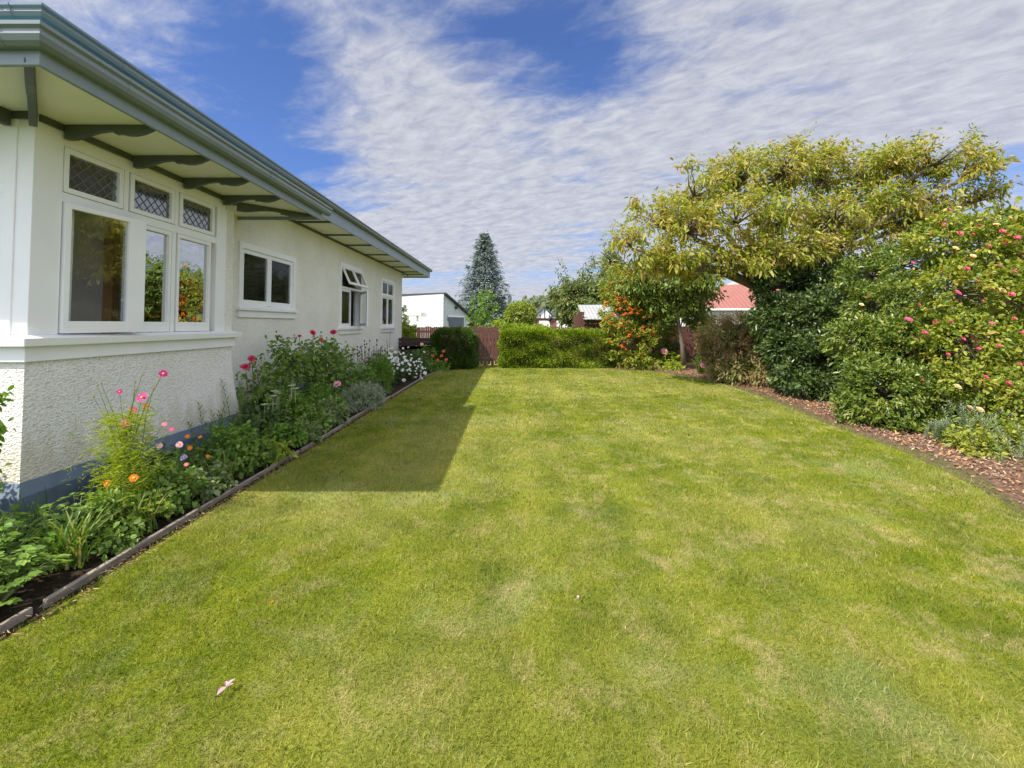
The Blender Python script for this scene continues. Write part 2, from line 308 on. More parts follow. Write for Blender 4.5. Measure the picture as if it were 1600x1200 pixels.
# ------------------------------------------------------------------ object helpers
def tag(o, label=None, cat=None, group=None, kind=None):
    if label: o['label'] = label
    if cat: o['category'] = cat
    if group: o['group'] = group
    if kind: o['kind'] = kind
    return o
def thing(name, label, cat, loc=(0, 0, 0), group=None):
    o = bpy.data.objects.new(name, None); COL.objects.link(o); o.location = loc; o.empty_display_size = .1
    return tag(o, label, cat, group)
def link(name, me, mat, parent=None):
    o = bpy.data.objects.new(name, me); COL.objects.link(o)
    if mat: me.materials.append(mat)
    if parent:
        o.parent = parent
        o.matrix_parent_inverse = Matrix.Identity(4)
        w = Vector(parent.location)
        q = parent.parent
        while q: w += Vector(q.location); q = q.parent
        o.location = -w                      # vertices are in world coordinates
    return o
class MB:
    def __init__(s, tf=None): s.v = []; s.f = []; s.tf = tf or (lambda a, b, c: (a, b, c))
    def add(s, vs, fs):
        k = len(s.v); s.v += [s.tf(*p) for p in vs]; s.f += [[k + i for i in f] for f in fs]; return s
    def box(s, a0, a1, b0, b1, c0, c1):
        vs = [(a, b, c) for c in (c0, c1) for b in (b0, b1) for a in (a0, a1)]
        return s.add(vs, [(0, 1, 3, 2), (4, 6, 7, 5), (0, 4, 5, 1), (2, 3, 7, 6), (0, 2, 6, 4), (1, 5, 7, 3)])
    def quad(s, *p): return s.add(p, [tuple(range(len(p)))])
    def prism(s, prof, fn0, fn1):
        """profile polygon placed by fn0 / fn1 (2D -> 3D), joined and capped"""
        n = len(prof); vs = [fn0(*p) for p in prof] + [fn1(*p) for p in prof]
        fs = [tuple(range(n)), tuple(range(2 * n - 1, n - 1, -1))] + [(i, (i + 1) % n, n + (i + 1) % n, n + i) for i in range(n)]
        return s.add(vs, fs)
    def sweep(s, prof, path):
        """profile of (outward, z) carried along a plan path; outward is to the right of travel"""
        n = len(prof); P = [Vector(p) for p in path]; rings = []
        for i, p in enumerate(P):
            d1 = (P[i] - P[i - 1]).normalized() if i else None
            d2 = (P[i + 1] - P[i]).normalized() if i < len(P) - 1 else None
            ns = [Vector((d.y, -d.x)) for d in (d1, d2) if d is not None]
            m_ = ns[0] if len(ns) == 1 else (ns[0] + ns[1]) / (1 + ns[0].dot(ns[1]))
            rings.append([(p.x + m_.x * o, p.y + m_.y * o, z) for o, z in prof])
        vs = [q for r_ in rings for q in r_]; fs = []
        for i in range(len(P) - 1):
            for j in range(n):
                k = (j + 1) % n; fs.append((i * n + j, i * n + k, (i + 1) * n + k, (i + 1) * n + j))
        fs.append(tuple(range(n))); fs.append(tuple((len(P) - 1) * n + j for j in range(n - 1, -1, -1)))
        return s.add(vs, fs)
    def tube(s, pts, rad, n=8):
        pts = [Vector(p) for p in pts]
        if not isinstance(rad, (list, tuple)): rad = [rad] * len(pts)
        rings = []
        up = Vector((0, 0, 1))
        for i, p in enumerate(pts):
            d = (pts[min(i + 1, len(pts) - 1)] - pts[max(i - 1, 0)])
            d = d.normalized() if d.length > 1e-6 else up
            a = d.cross(Vector((.3, .9, .2))).normalized(); b = d.cross(a)
            rings.append([tuple(p + (a * math.cos(t) + b * math.sin(t)) * rad[i]) for t in [2 * math.pi * j / n for j in range(n)]])
        vs = [q for r_ in rings for q in r_]; fs = []
        for i in range(len(pts) - 1):
            for j in range(n):
                k = (j + 1) % n; fs.append((i * n + j, i * n + k, (i + 1) * n + k, (i + 1) * n + j))
        fs.append(tuple(range(n))); fs.append(tuple((len(pts) - 1) * n + j for j in range(n)))
        return s.add(vs, fs)
    def build(s, name, mat, parent=None, bevel=0.0, smooth=False):
        me = bpy.data.meshes.new(name); me.from_pydata(s.v, [], s.f)
        bm = bmesh.new(); bm.from_mesh(me); bmesh.ops.recalc_face_normals(bm, faces=bm.faces); bm.to_mesh(me); bm.free()
        if smooth:
            me.polygons.foreach_set('use_smooth', [True] * len(me.polygons))
        o = link(name, me, mat, parent)
        if bevel:
            b = o.modifiers.new('bevel', 'BEVEL'); b.width = bevel; b.segments = 2; b.limit_method = 'ANGLE'
        return o

def np_mesh(name, V, Fq, rnd, mat, parent=None):
    """V (n,3); Fq (m,k) faces; rnd (n) per vertex"""
    me = bpy.data.meshes.new(name)
    V = np.asarray(V, np.float32); Fq = np.asarray(Fq, np.int32); m_, k = Fq.shape
    me.vertices.add(len(V)); me.vertices.foreach_set('co', V.ravel())
    me.loops.add(m_ * k); me.loops.foreach_set('vertex_index', Fq.ravel())
    me.polygons.add(m_); me.polygons.foreach_set('loop_start', np.arange(0, m_ * k, k, dtype=np.int32))
    me.update(calc_edges=True)
    a = me.attributes.new('rnd', 'FLOAT', 'POINT'); a.data.foreach_set('value', np.asarray(rnd, np.float32))
    return link(name, me, mat, parent)
def unit(a): return a / np.maximum(np.linalg.norm(a, axis=1, keepdims=True), 1e-9)
def leaf_geo(P, D, N, L, Wd, droop=0.15, fold=0.25, wide=(0.42, 0.4)):
    """six-point folded leaves"""
    n = len(P); D = unit(D); Sd = unit(np.cross(D, N)); Nn = np.cross(Sd, D)
    L = np.broadcast_to(L, (n,)).reshape(-1, 1); Wd = np.broadcast_to(Wd, (n,)).reshape(-1, 1)
    def pt(t, s_): 
        q = P + D * L * t + Sd * Wd * s_ + Nn * (abs(s_) * fold * Wd)
        q = q.copy(); q[:, 2:3] -= droop * L * t * t; return q
    V = np.stack([pt(0, 0), pt(.3, wide[0]), pt(.68, wide[1]), pt(1, 0), pt(.68, -wide[1]), pt(.3, -wide[0])], 1).reshape(-1, 3)
    b = (np.arange(n) * 6)[:, None]
    Fq = np.concatenate([b + np.array([[0, 1, 2, 3]]), b + np.array([[0, 3, 4, 5]])], 0)
    return V, Fq
def leaf_obj(name, mat, parent, P, D, N, L, Wd, rnd=None, **kw):
    V, Fq = leaf_geo(P, D, N, L, Wd, **kw)
    if rnd is None: rnd = rng.random(len(P))
    return np_mesh(name, V, Fq, np.repeat(np.clip(rnd, 0, 1), 6), mat, parent)
def rand_dir(n): return unit(rng.normal(size=(n, 3)))
def clumps(blobs, n, shell=.55, zmin=None, flat=0.0):
    """n points in a list of ellipsoids (centre, (rx,ry,rz)), crowded near their surface"""
    C = np.array([list(b[0]) for b in blobs], float); Rr = np.array([list(b[1]) for b in blobs], float)
    w = Rr[:, 0] * Rr[:, 1] + Rr[:, 0] * Rr[:, 2] + Rr[:, 1] * Rr[:, 2]; w /= w.sum()
    out = []; dirs = []
    while sum(len(o) for o in out) < n:
        k = rng.choice(len(C), n * 2, p=w); d = rand_dir(n * 2)
        r_ = 1 - (1 - shell) * rng.random(n * 2) ** 1.6
        p = C[k] + d * Rr[k] * r_[:, None]
        keep = np.ones(len(p), bool)
        for j in range(len(C)):         # drop points deep inside another blob
            q = (p - C[j]) / Rr[j]
            keep &= (np.linalg.norm(q, axis=1) > shell * .75) | (k == j)
        if zmin is not None: keep &= p[:, 2] > zmin
        out.append(p[keep]); dirs.append(unit(d[keep] / Rr[k][keep]))
    return np.concatenate(out)[:n], np.concatenate(dirs)[:n]
def foliage(name, mat, parent, blobs, ncl, per, L, aspect, spread, shell=.55, zmin=.02, up=.5, out=.8, droop=.2, lj=.35, patch=.5, twig=.0, gaps=0.0, gf=1.0):
    """clumps of leaves over blobs. patch: how much of a leaf's tone it shares with its clump"""
    C, D0 = clumps(blobs, int(ncl * (1 + gaps)), shell, zmin)
    if gaps:                       # bare places between the sprays
        q = C * gf
        g_ = np.sin(q[:, 0] * 4.1 + 1.7 * np.sin(q[:, 2] * 3.3)) + np.sin(q[:, 1] * 3.7 + 1.5 * np.sin(q[:, 0] * 2.9 + 1)) + np.sin(q[:, 2] * 5.3 + 1.3 * np.sin(q[:, 1] * 4.7)) + .5 * rng.normal(size=len(C))
        o_ = np.argsort(-g_)[:ncl]; C, D0 = C[o_], D0[o_]
    n = ncl * per; k = np.repeat(np.arange(ncl), per)
    ax = unit(D0 + rng.normal(size=D0.shape) * .5 + np.array([0, 0, .2]))       # twig direction
    t = rng.random(n)
    P = C[k] + ax[k] * (t - .5)[:, None] * spread * 1.6 + rng.normal(size=(n, 3)) * spread * .33
    D = unit(D0[k] * out * .6 + ax[k] * .5 + rand_dir(n) * .9)
    N = unit(rand_dir(n) * .7 + D0[k] * .7 + np.array([0, 0, up]))
    Ls = L * (1 + lj * rng.normal(size=n)).clip(.45, 1.7)
    r_ = patch * rng.random(ncl)[k] + (1 - patch) * rng.random(n)
    if zmin is not None: P[:, 2] = np.maximum(P[:, 2], zmin)
    return leaf_obj(name, mat, parent, P, D, N, Ls, Ls * aspect, r_, droop=droop), C
def branchwork(name, mat, parent, base, tips, r0, joints, trunk=None, sag=.1, rt=.006, n=6):
    """limbs from the base through joints (limb ends) to clump centres"""
    mb = MB()
    base = Vector(base)
    top = base
    if trunk:
        tr = [base] + [Vector(p) for p in trunk]; top = tr[-1]
        mb.tube(tr, [r0 * (1.25 if i == 0 else 1 - .35 * i / len(tr)) for i in range(len(tr))], 10)
    J = [Vector(j) for j in joints]
    for j in J:
        d = j - top; mid = top + d * .5 + Vector((random.uniform(-1, 1), random.uniform(-1, 1), random.uniform(.2, 1))) * d.length * sag
        mb.tube([top, top + (mid - top) * .5 + Vector((0, 0, .02)), mid, j], [r0 * .6, r0 * .5, r0 * .4, r0 * .22], 7)
    for c in tips:
        c = Vector(c); j = min(J, key=lambda q: (q - c).length)
        e = c - j
        m1 = j + e * .5 + Vector((random.uniform(-1, 1), random.uniform(-1, 1), random.uniform(-.2, 1))) * e.length * .12
        mb.tube([j, m1, c], [r0 * .16, r0 * .08 + rt * .5, rt * .5], 4)
    return mb.build(name, mat, parent, smooth=True)

def copy_obj(o, parent):
    c = o.copy(); COL.objects.link(c); c.parent = parent
    for ch in o.children:
        d = ch.copy(); COL.objects.link(d); d.parent = c
    return c

def WX(px, py, X):
    d = ray(px, py); t = X / d[0]
    return d[1] * t, CAMZ + d[2] * t          # Y, z on the wall plane x = X

# ------------------------------------------------------------------ the setting: ground, lawn, beds
def sheet(name, pts, z, mat, kind='structure', sub=0):
    me = bpy.data.meshes.new(name); me.from_pydata([(p[0], p[1], z) for p in pts], [], [list(range(len(pts)))])
    o = link(name, me, mat)
    if me.polygons[0].normal.z < 0: me.flip_normals()
    return tag(o, kind=kind)
sheet('ground', [(-900, -60), (900, -60), (900, 1500), (-900, 1500)], -0.03, M['ground'])
EDGE = -2.58
right_px = [(1600, 808), (1540, 770), (1480, 738), (1410, 706), (1350, 683), (1280, 657), (1200, 624), (1130, 600), (1070, 587), (1010, 579), (960, 577.5)]
right_pts = [(2.9, -1.0), (3.3, .8), (3.7, 2.2)] + [tuple(G(x, y)[:2]) for x, y in right_px]
LAWN = [(EDGE, -3.0), (2.6, -3.0)] + right_pts + [(3.6, 17.5), (-.3, 17.5), (-.45, 18.6), (-1.35, 18.6), (-1.3, 17.0), (-2.2, 16.2), (-2.52, 15.2), (EDGE, 14.0)]
sheet('lawn', LAWN, 0.0, M['lawn'])
# bed on the left and bark bed on the right, both a little below the turf
sheet('flower_bed', [(-4.6, -3), (EDGE, -3), (EDGE, 14.0), (-2.5, 15.2), (-2.15, 16.2), (-1.3, 17.1), (-1.3, 18.4), (-4.6, 18.4)], -0.012, M['soil'])
rb = [(2.6, -3.0)] + right_pts + [(3.6, 17.5), (-.3, 17.5), (-.3, 18.7), (9.6, 18.7), (9.6, -3)]
sheet('bark_bed', rb, -0.012, M['bark'])
# mossy strip worn along the turf edge
ms = right_pts[1:]
def off(pts, d):
    out = []
    for i, p in enumerate(pts):
        a = Vector(pts[max(i - 1, 0)]); b = Vector(pts[min(i + 1, len(pts) - 1)]); t = (b - a).normalized()
        w = d * (.8 + .35 * math.sin(i * 1.7)); out.append((p[0] + t.y * w, p[1] - t.x * w))
    return out
msm = [p for i, p in enumerate(ms)]
sheet('mossy_strip', msm + off(msm, .33)[::-1], -0.007, M['moss'])
sheet('driveway', [(-16, 18.75), (10, 18.75), (10, 21.7), (-16, 21.7)], -0.022, M['lawn'])

def in_poly(x, y, poly):
    x = np.asarray(x); y = np.asarray(y); ins = np.zeros(x.shape, bool); n = len(poly); j = n - 1
    for i in range(n):
        xi, yi = poly[i]; xj, yj = poly[j]
        c = ((yi > y) != (yj > y)) & (x < (xj - xi) * (y - yi) / (yj - yi + 1e-12) + xi)
        ins ^= c; j = i
    return ins
def grass():
    Vs = []; rn = []
    bands = [(.9, 2.6, 15000, .0030, .024), (2.6, 4.2, 9500, .0038, .025), (4.2, 6.5, 4600, .0055, .027), (6.5, 10, 2000, .009, .032), (10, 17.6, 750, .016, .030)]
    for y0, y1, dens, w, h in bands:
        x0 = -2.66; x1 = min(6.4, y1 * 1.12 + 1.0)
        n = int(dens * (y1 - y0) * (x1 - x0))
        y = rng.uniform(y0, y1, n); x = rng.uniform(max(x0, -y1 * 1.12 - 1), x1, n)
        k = in_poly(x + rng.normal(size=n) * np.where(x > 2, .09, .045), y, LAWN) & (np.abs(x) < y * 1.12 + 1.0); x = x[k]; y = y[k]; n = len(x)
        a = rng.uniform(0, 2 * math.pi, n); ln = rng.normal(size=(n, 2)) * .6 * h
        hh = h * (.55 + .6 * rng.random(n)); ww = w * (.6 + .8 * rng.random(n))
        ww *= np.where(rng.random(n) < .06, 2.2, 1.0)
        # taller and shorter tufts
        hh *= .75 + .5 * (.5 + .5 * np.sin(x * 7.3 + 2 * np.sin(y * 3.1)) * np.sin(y * 6.1 + 1.5 * np.sin(x * 4.3)))
        s = np.stack([np.cos(a), np.sin(a)], 1) * ww[:, None] * .5
        b = np.stack([x, y], 1)
        z = np.full((n, 1), -.002)
        v = np.stack([np.concatenate([b - s, z], 1), np.concatenate([b + s, z], 1), np.concatenate([b + ln, hh[:, None]], 1)], 1)
        Vs.append(v.reshape(-1, 3)); rn.append(np.repeat(rng.random(n), 3))
    V = np.concatenate(Vs); Fq = np.arange(len(V)).reshape(-1, 3)
    o = np_mesh('grass', V, Fq, np.concatenate(rn), M['blade'])
    tag(o, 'short mown grass with dry straw patches covering the lawn', 'grass', kind='stuff')
grass()

# ------------------------------------------------------------------ the house
XB, XM, YF, YE, YH = -3.9, -4.4, 3.70, 6.42, 18.4      # bay wall, main wall, front, end of bay, end of house
ZS, ZM = 3.33, 3.70                                       # bay soffit, main soffit
house = thing('house', 'white roughcast bungalow with teal roof and grey bracketed eaves beside the lawn', 'house', (-8, 11, 0))
def tx(X): return lambda u, v, w: (X + w, u, v)           # side wall looking towards +X: u = Y, v = z, w = outward
def ty(Y): return lambda u, v, w: (u, Y - w, v)           # front wall looking towards -Y: u = X
def wall(mb, u0, u1, v0, v1, holes, th=.2):
    us = sorted({u0, u1} | {h[0] for h in holes} | {h[1] for h in holes}); vs = sorted({v0, v1} | {h[2] for h in holes} | {h[3] for h in holes})
    for i in range(len(us) - 1):
        for j in range(len(vs) - 1):
            cu, cv = (us[i] + us[i + 1]) / 2, (vs[j] + vs[j + 1]) / 2
            if any(h[0] < cu < h[1] and h[2] < cv < h[3] for h in holes): continue
            for w in (0, -th): mb.quad((us[i], vs[j], w), (us[i + 1], vs[j], w), (us[i + 1], vs[j + 1], w), (us[i], vs[j + 1], w))
    for a, b, c, d in holes:
        mb.quad((a, c, 0), (a, d, 0), (a, d, -th), (a, c, -th)); mb.quad((b, c, 0), (b, d, 0), (b, d, -th), (b, c, -th))
        mb.quad((a, c, 0), (b, c, 0), (b, c, -th), (a, c, -th)); mb.quad((a, d, 0), (b, d, 0), (b, d, -th), (a, d, -th))

# windows of the main wall, read off the wall plane
def rect(x0, x1, ytop, ybot, X):
    Y0, z1 = WX(x0, ytop, X); Y1, _ = WX(x1, ytop, X); _, z0 = WX(x0, ybot, X)
    return [Y0, Y1, z0, z1]
w1 = rect(372.6, 461.5, 376, 479, XM); w2 = rect(531, 565, 408.5, 512, XM); w3 = rect(595.5, 616, 433.5, 511.5, XM)
# main side wall
mb = MB(tx(XM)); wall(mb, YE, YH, .2, ZM, [tuple([a + .06, b - .06, c + .04, d - .06]) for a, b, c, d in (w1, w2, w3)])
mb.tf = lambda a, b, c: (a, b, c)
mb.quad((XM, YE, ZS), (XM, YE, ZM), (XM, YF + .5, ZM), (XM, YF + .5, ZS))
mb.quad((-14, YH, 0), (XM, YH, 0), (XM, YH, ZM), (-14, YH, ZM)); mb.quad((-14, YF, 0), (-14, YH, 0), (-14, YH, ZM), (-14, YF, ZM))
mb.quad((-14, YF + .5, ZS), (XM, YF + .5, ZS), (XM, YF + .5, ZM), (-14, YF + .5, ZM))
mb.build('side_wall', M['stucco2'], house)
# bay: roughcast skirt flaring out to the plinth, column at the far end, front skirt
ZA, ZP = 1.30, .37
fl = .085
mb = MB()
n_ = 7
ring = []
for i in range(n_ + 1):
    t = i / n_; z = ZA + (ZP - ZA) * t; o = fl * t ** 1.7
    ring.append((o, z))
pts = [(-14, YF), (XB, YF), (XB, YE), (XM, YE)]
prof = ring + [(-.15, ZP), (-.15, ZA)]
mb.sweep(prof, pts)
mb.box(XB - .2, XB, YE - .175, YE, ZA, ZS); mb.box(XM, XB - .2, YE - .05, YE, ZA, ZS)
mb.build('bay_wall', M['stucco'], house)
mb = MB(); mb.sweep([(fl + .055, -.05), (fl + .055, .27), (fl + .0, ZP + .002), (-.1, ZP + .002), (-.1, -.05)], pts)
mb.sweep([(.05, -.05), (.05, .30), (.0, .36), (-.1, .36), (-.1, -.05)], [(XM, YE + .15), (XM, YH), (-14, YH)])
mb.build('plinth', M['plinth'], house, .004)
# white joinery band of the bay
mb = MB(); mb.sweep([(0, ZA), (.03, ZA), (.03, 1.425), (.085, 1.425), (.095, 1.49), (.02, 1.515), (0, 1.515)], [(-14, YF), (XB, YF), (XB, YE - .0), (XM, YE)])
mb.build('sill_board', M['white'], house, .004)
Yc = lambda px: XB * F / (px - 800)
def Yb(px, py=400): return WX(px, py, XB)[0]
# side window openings (glass edges)
P1 = (Yb(102), Yb(182)); P2 = (Yb(206), Yb(265)); P3 = (Yb(283), Yb(329.5))
Q1 = (Yb(103), Yb(185)); Q2 = (Yb(221), Yb(262.5)); Q3 = (Yb(279.5), Yb(325.5))
GT, GB, HT, HB = 3.10, 2.80, 2.615, 1.63
WIN1 = Yb(351) 
bay = MB(tx(XB))
bay.box(YF, P1[0] - .055, 1.515, ZS, -.12, .012)          # corner board
bay.box(P1[0] - .055, WIN1, GT + .055, ZS, -.12, .004)       # head
bay.box(P1[0] - .055, WIN1, 2.665, GB - .05, -.12, .004)       # transom
bay.box(Yb(336), WIN1, 1.515, 3.155, -.12, .02)             # far jamb
for a, b in ((P1[1], P2[0]), (P2[1], P3[0])):
    m_ = (a + b) / 2; bay.box(m_ - .028, m_ + .028, GB - .05, GT + .055, -.12, .004)
m1 = (Yb(210) + Yb(216)) / 2; m2 = (Q2[1] + Q3[0]) / 2
for m_ in (m1, m2): bay.box(m_ - .03, m_ + .03, 1.515, 2.665, -.12, .004)
win_bay = bay.build('window', M['white'], house, .003)
win_bay['label'] = 'three light bay window with diamond leadlights over tall casements'
XFm = -5.9
bf = MB(ty(YF)); FX0, FX1 = XFm, XB - .26
bf.box(FX1 + .05, XB - .12, 1.515, ZS, -.12, .012); bf.box(-14, FX1 + .05, GT + .055, ZS, -.12, .004); bf.box(-14, FX1 + .05, 2.665, GB - .05, -.12, .004)
for k in range(11):
    xm = FX1 + .05 - .03 - k * .78
    bf.box(xm - .03, xm + .03, 1.515, 2.665, -.12, .004); bf.box(xm - .03, xm + .03, GB - .05, GT + .055, -.12, .004)
win_front = bf.build('window', M['white'], house, .003); win_front['label'] = 'front window at the corner of the bay'

def sash(parent, tf, u0, u1, v0, v1, g, w0=-.05, w1=.0, rail=None, mat='white'):
    """frame round the glass rectangle g = (u0,u1,v0,v1), with its pane as a sub-part"""
    mb = MB(tf); a, b, c, d = g
    mb.box(u0, a, v0, v1, w0, w1); mb.box(b, u1, v0, v1, w0, w1); mb.box(a, b, v0, c, w0, w1 - .002); mb.box(a, b, d, v1, w0, w1 - .002)
    o = mb.build('sash', M[mat], parent, .002)
    gm = MB(tf); gm.quad((a - .005, c - .005, (w0 + w1) / 2), (b + .005, c - .005, (w0 + w1) / 2), (b + .005, d + .005, (w0 + w1) / 2), (a - .005, d + .005, (w0 + w1) / 2))
    gm.build('glass_pane', M['leadglass' if c > 2.7 and w0 == -.055 else 'glass'], parent)
    return o
def lattice(parent, tf, a, b, c, d, w, nx, nz=2, t=.0055):
    mb = MB(tf); W0 = b - a; H = d - c; dx = W0 / nx; dz = H / nz
    def seg(p, q):
        du, dv = q[0] - p[0], q[1] - p[1]; L_ = math.hypot(du, dv); nx_, nz_ = -dv / L_ * t / 2, du / L_ * t / 2
        for w0, w1_ in ((w - .003, w + .004),):
            vs = [(p[0] + s * nx_, p[1] + s * nz_, ww) for ww in (w0, w1_) for s in (-1, 1)] + [(q[0] + s * nx_, q[1] + s * nz_, ww) for ww in (w0, w1_) for s in (-1, 1)]
            mb.add(vs, [(0, 1, 3, 2), (4, 5, 7, 6), (0, 1, 5, 4), (2, 3, 7, 6), (0, 2, 6, 4), (1, 3, 7, 5)])
    sl = dz / dx
    for s in (1, -1):
        k = -nz * 2
        while k < nx + nz * 2:
            # line through (a + k dx, c) with slope s*dz/dx, clipped to the pane
            u0, v0 = a + (k + .5) * dx, c
            u1, v1 = u0 + s * H / sl, d
            (pa, pb) = ((u0, v0), (u1, v1))
            def clip(p, q):
                (x0, y0), (x1, y1) = p, q; t0, t1 = 0.0, 1.0
                for pp, qq in ((-(x1 - x0), x0 - a), (x1 - x0, b - x0)):
                    if abs(pp) < 1e-9: continue
                    r_ = qq / pp
                    if pp < 0: t0 = max(t0, r_)
                    else: t1 = min(t1, r_)
                if t1 - t0 < .03: return None
                return ((x0 + (x1 - x0) * t0, y0 + (y1 - y0) * t0), (x0 + (x1 - x0) * t1, y0 + (y1 - y0) * t1))
            r_ = clip(pa, pb)
            if r_: seg(*r_)
            k += 1
    mb.build('leadlight', M['lead'], parent)
for a, b in (P1, P2, P3):
    e = .05
    sash(win_bay, tx(XB), a - e + .003, b + e - .003, GB - .045, GT + .05, (a, b, GB, GT), -.055, .012)
    lattice(win_bay, tx(XB), a, b, GB, GT, -.02, 5, 3)
for a, b in (Q2, Q3): sash(win_bay, tx(XB), a - .035, b + .035, 1.52, 2.66, (a, b, HB, HT), -.055, .012)
# the near casement stands a little open, hinged on its near side
ang = R(7); hy = Q1[0] - .05
def tfo(u, v, w):
    du = u - hy; ww = w
    return (XB + .014 + ww * math.cos(ang) + du * math.sin(ang), hy + du * math.cos(ang) - ww * math.sin(ang), v)
sash(win_bay, tfo, hy, m1 - .035, 1.525, 2.66, (Q1[0], Q1[1] - .0, HB, HT), -.02, .026)
for k in range(6):
    xr = FX1 + .05 - .06 - k * .78; xl = xr - .72
    sash(win_front, ty(YF), xl + .002, xr - .002, GB - .045, GT + .05, (xl + .05, xr - .05, GB, GT), -.055, .012)
    lattice(win_front, ty(YF), xl + .05, xr - .05, GB, GT, -.02, 5, 3)
    sash(win_front, ty(YF), xl + .002, xr - .002, 1.52, 2.66, (xl + .05, xr - .05, HB, HT), -.055, .012)

def main_window(wr, label, kind):
    Y0, Y1, z0, z1 = wr
    mb = MB(tx(XM)); f = .10
    mb.box(Y0, Y0 + f, z0, z1, -.14, .03); mb.box(Y1 - f, Y1, z0, z1, -.14, .03); mb.box(Y0 + f, Y1 - f, z1 - f, z1, -.14, .028)
    mb.box(Y0 + f, Y1 - f, z0, z0 + .03, -.14, .02)
    w = mb.build('window', M['white'], house, .003); w['label'] = label
    sb = MB(tx(XM)); sb.box(Y0 - .05, Y1 + .05, z0 - .055, z0, -.05, .075); sb.box(Y0, Y1, z0 - .17, z0 - .056, .001, .035)
    sb.build('sill', M['white'], w, .003)
    a, b = Y0 + f, Y1 - f; m_ = (a + b) / 2
    c, d = z0 + .03, z1 - f
    if kind == 'two':
        for u0, u1 in ((a, m_), (m_, b)): sash(w, tx(XM), u0 + .002, u1 - .002, c, d, (u0 + .07, u1 - .07, c + .09, d - .07), -.05, .0)
        return w
    zt = WX((531 if kind == 'open' else 595.5) + 5, 449 if kind == 'open' else 462, XM)[1]
    tb = MB(tx(XM)); tb.box(a, b, zt - .03, zt + .03, -.1, .02); tb.build('transom', M['white'], w, .002)
    if kind == 'open':
        for u0, u1 in ((a, m_), (m_, b)):           # fanlights pushed out at the bottom
            al = R(24); hz = d - .005
            def tf(u, v, ww, al=al, hz=hz):
                dv = hz - v; return (XM + .02 + ww * math.cos(al) + dv * math.sin(al), u, hz - dv * math.cos(al) + ww * math.sin(al))
            sash(w, tf, u0 + .01, u1 - .01, zt + .035, hz, (u0 + .07, u1 - .07, zt + .1, hz - .06), -.02, .02)
        sash(w, tx(XM), a + .002, m_ - .0, c, zt - .03, (a + .07, m_ - .06, c + .08, zt - .1), -.05, .0)
        al = R(33)
        def tf2(u, v, ww, al=al, hy=b - .01):        # casement swung open on its far hinge
            du = hy - u; return (XM + .02 + du * math.sin(al) + ww * math.cos(al), hy - du * math.cos(al) + ww * math.sin(al), v)
        sash(w, tf2, m_ + .02, b - .01, c + .01, zt - .035, (m_ + .08, b - .07, c + .08, zt - .1), -.02, .02)
    else:
        sash(w, tx(XM), a + .002, m_ - .001, zt + .03, d, (a + .05, m_ - .05, zt + .08, d - .05), -.05, 0)
        sash(w, tx(XM), m_ + .001, b - .002, zt + .03, d, (m_ + .05, b - .05, zt + .08, d - .05), -.05, 0)
        for u0, u1 in ((a, m_), (m_, b)): sash(w, tx(XM), u0 + .002, u1 - .002, c, zt - .03, (u0 + .07, u1 - .07, c + .08, zt - .09), -.05, 0)
    return w
main_window(w1, 'wide two light window next to the bay', 'two')
main_window(w2, 'tall window with its casement and fanlights open', 'open')
main_window(w3, 'tall closed window nearest the far corner', 'shut')

# eaves. bay: fascia line at x=-3.06, front y=2.99 ; main: fascia x=-3.62, front 3.5
bx, by, be = -3.06, 2.925, 7.36
mx, my, me_ = -3.62, 3.466, 20.25
mb = MB(); mb.box(-14, bx - .02, by + .02, YF - .0, ZS, ZS + .02); mb.box(XB, bx - .02, YF, be - .02, ZS, ZS + .02); mb.box(XM + .001, XB, YE, be - .02, ZS, ZS + .02)
mb.build('bay_soffit', M['cream'], house)
mb = MB(); mb.box(XM, mx - .02, 5.0, me_ - .02, ZM, ZM + .02); mb.box(-14, XM, YH, me_ - .02, ZM, ZM + .02)
mb.build('soffit', M['cream'], house)
# fascias
mb = MB(); mb.sweep([(-.03, ZS - .05), (0, ZS - .05), (.005, ZS + .095), (-.03, ZS + .095)], [(-14, by), (bx, by), (bx, be), (XM, be)])
mb.build('bay_fascia', M['fascia'], house, .004)
mb = MB(); mb.sweep([(-.03, ZM - .045), (0, ZM - .045), (0, ZM + .215), (-.03, ZM + .215)], [(mx, be - .3), (mx, me_), (-14, me_)])
mb.build('fascia', M['fascia'], house, .004)
mb = MB(); mb.sweep([(-.03, ZS + .08), (0, ZS + .1), (0, ZM + .215), (-.03, ZM + .215)], [(-14, my), (mx, my), (mx, be - .3)])
mb.build('flashing', M['tealf'], house)
# quad gutters
def gut(z, s=1.0, hk=1.0):
    return [(o_, z + (z_ - z) * hk) for o_, z_ in gut0(z, s)]
def gut0(z, s=1.0):
    return [(0, z), (.055 * s, z - .003), (.085 * s, z + .015), (.10 * s, z + .05), (.095 * s, z + .085), (.115 * s, z + .10), (.115 * s, z + .125), (.105 * s, z + .125), (.09 * s, z + .10), (.0, z + .10)]
mb = MB(); mb.sweep(gut(ZS + .045), [(-14, by - .001), (bx + .001, by - .001), (bx + .001, be + .14)])
gb = mb.build('gutter', M['grey'], house, smooth=False); gb['label'] = 'lower gutter round the bay'
mb = MB(); mb.sweep(gut(ZM + .206, 1, .76), [(-14, my - .001), (mx + .001, my - .001), (mx + .001, me_ + .05)])
gm_ = mb.build('gutter', M['grey'], house); gm_['label'] = 'upper gutter of the main roof'
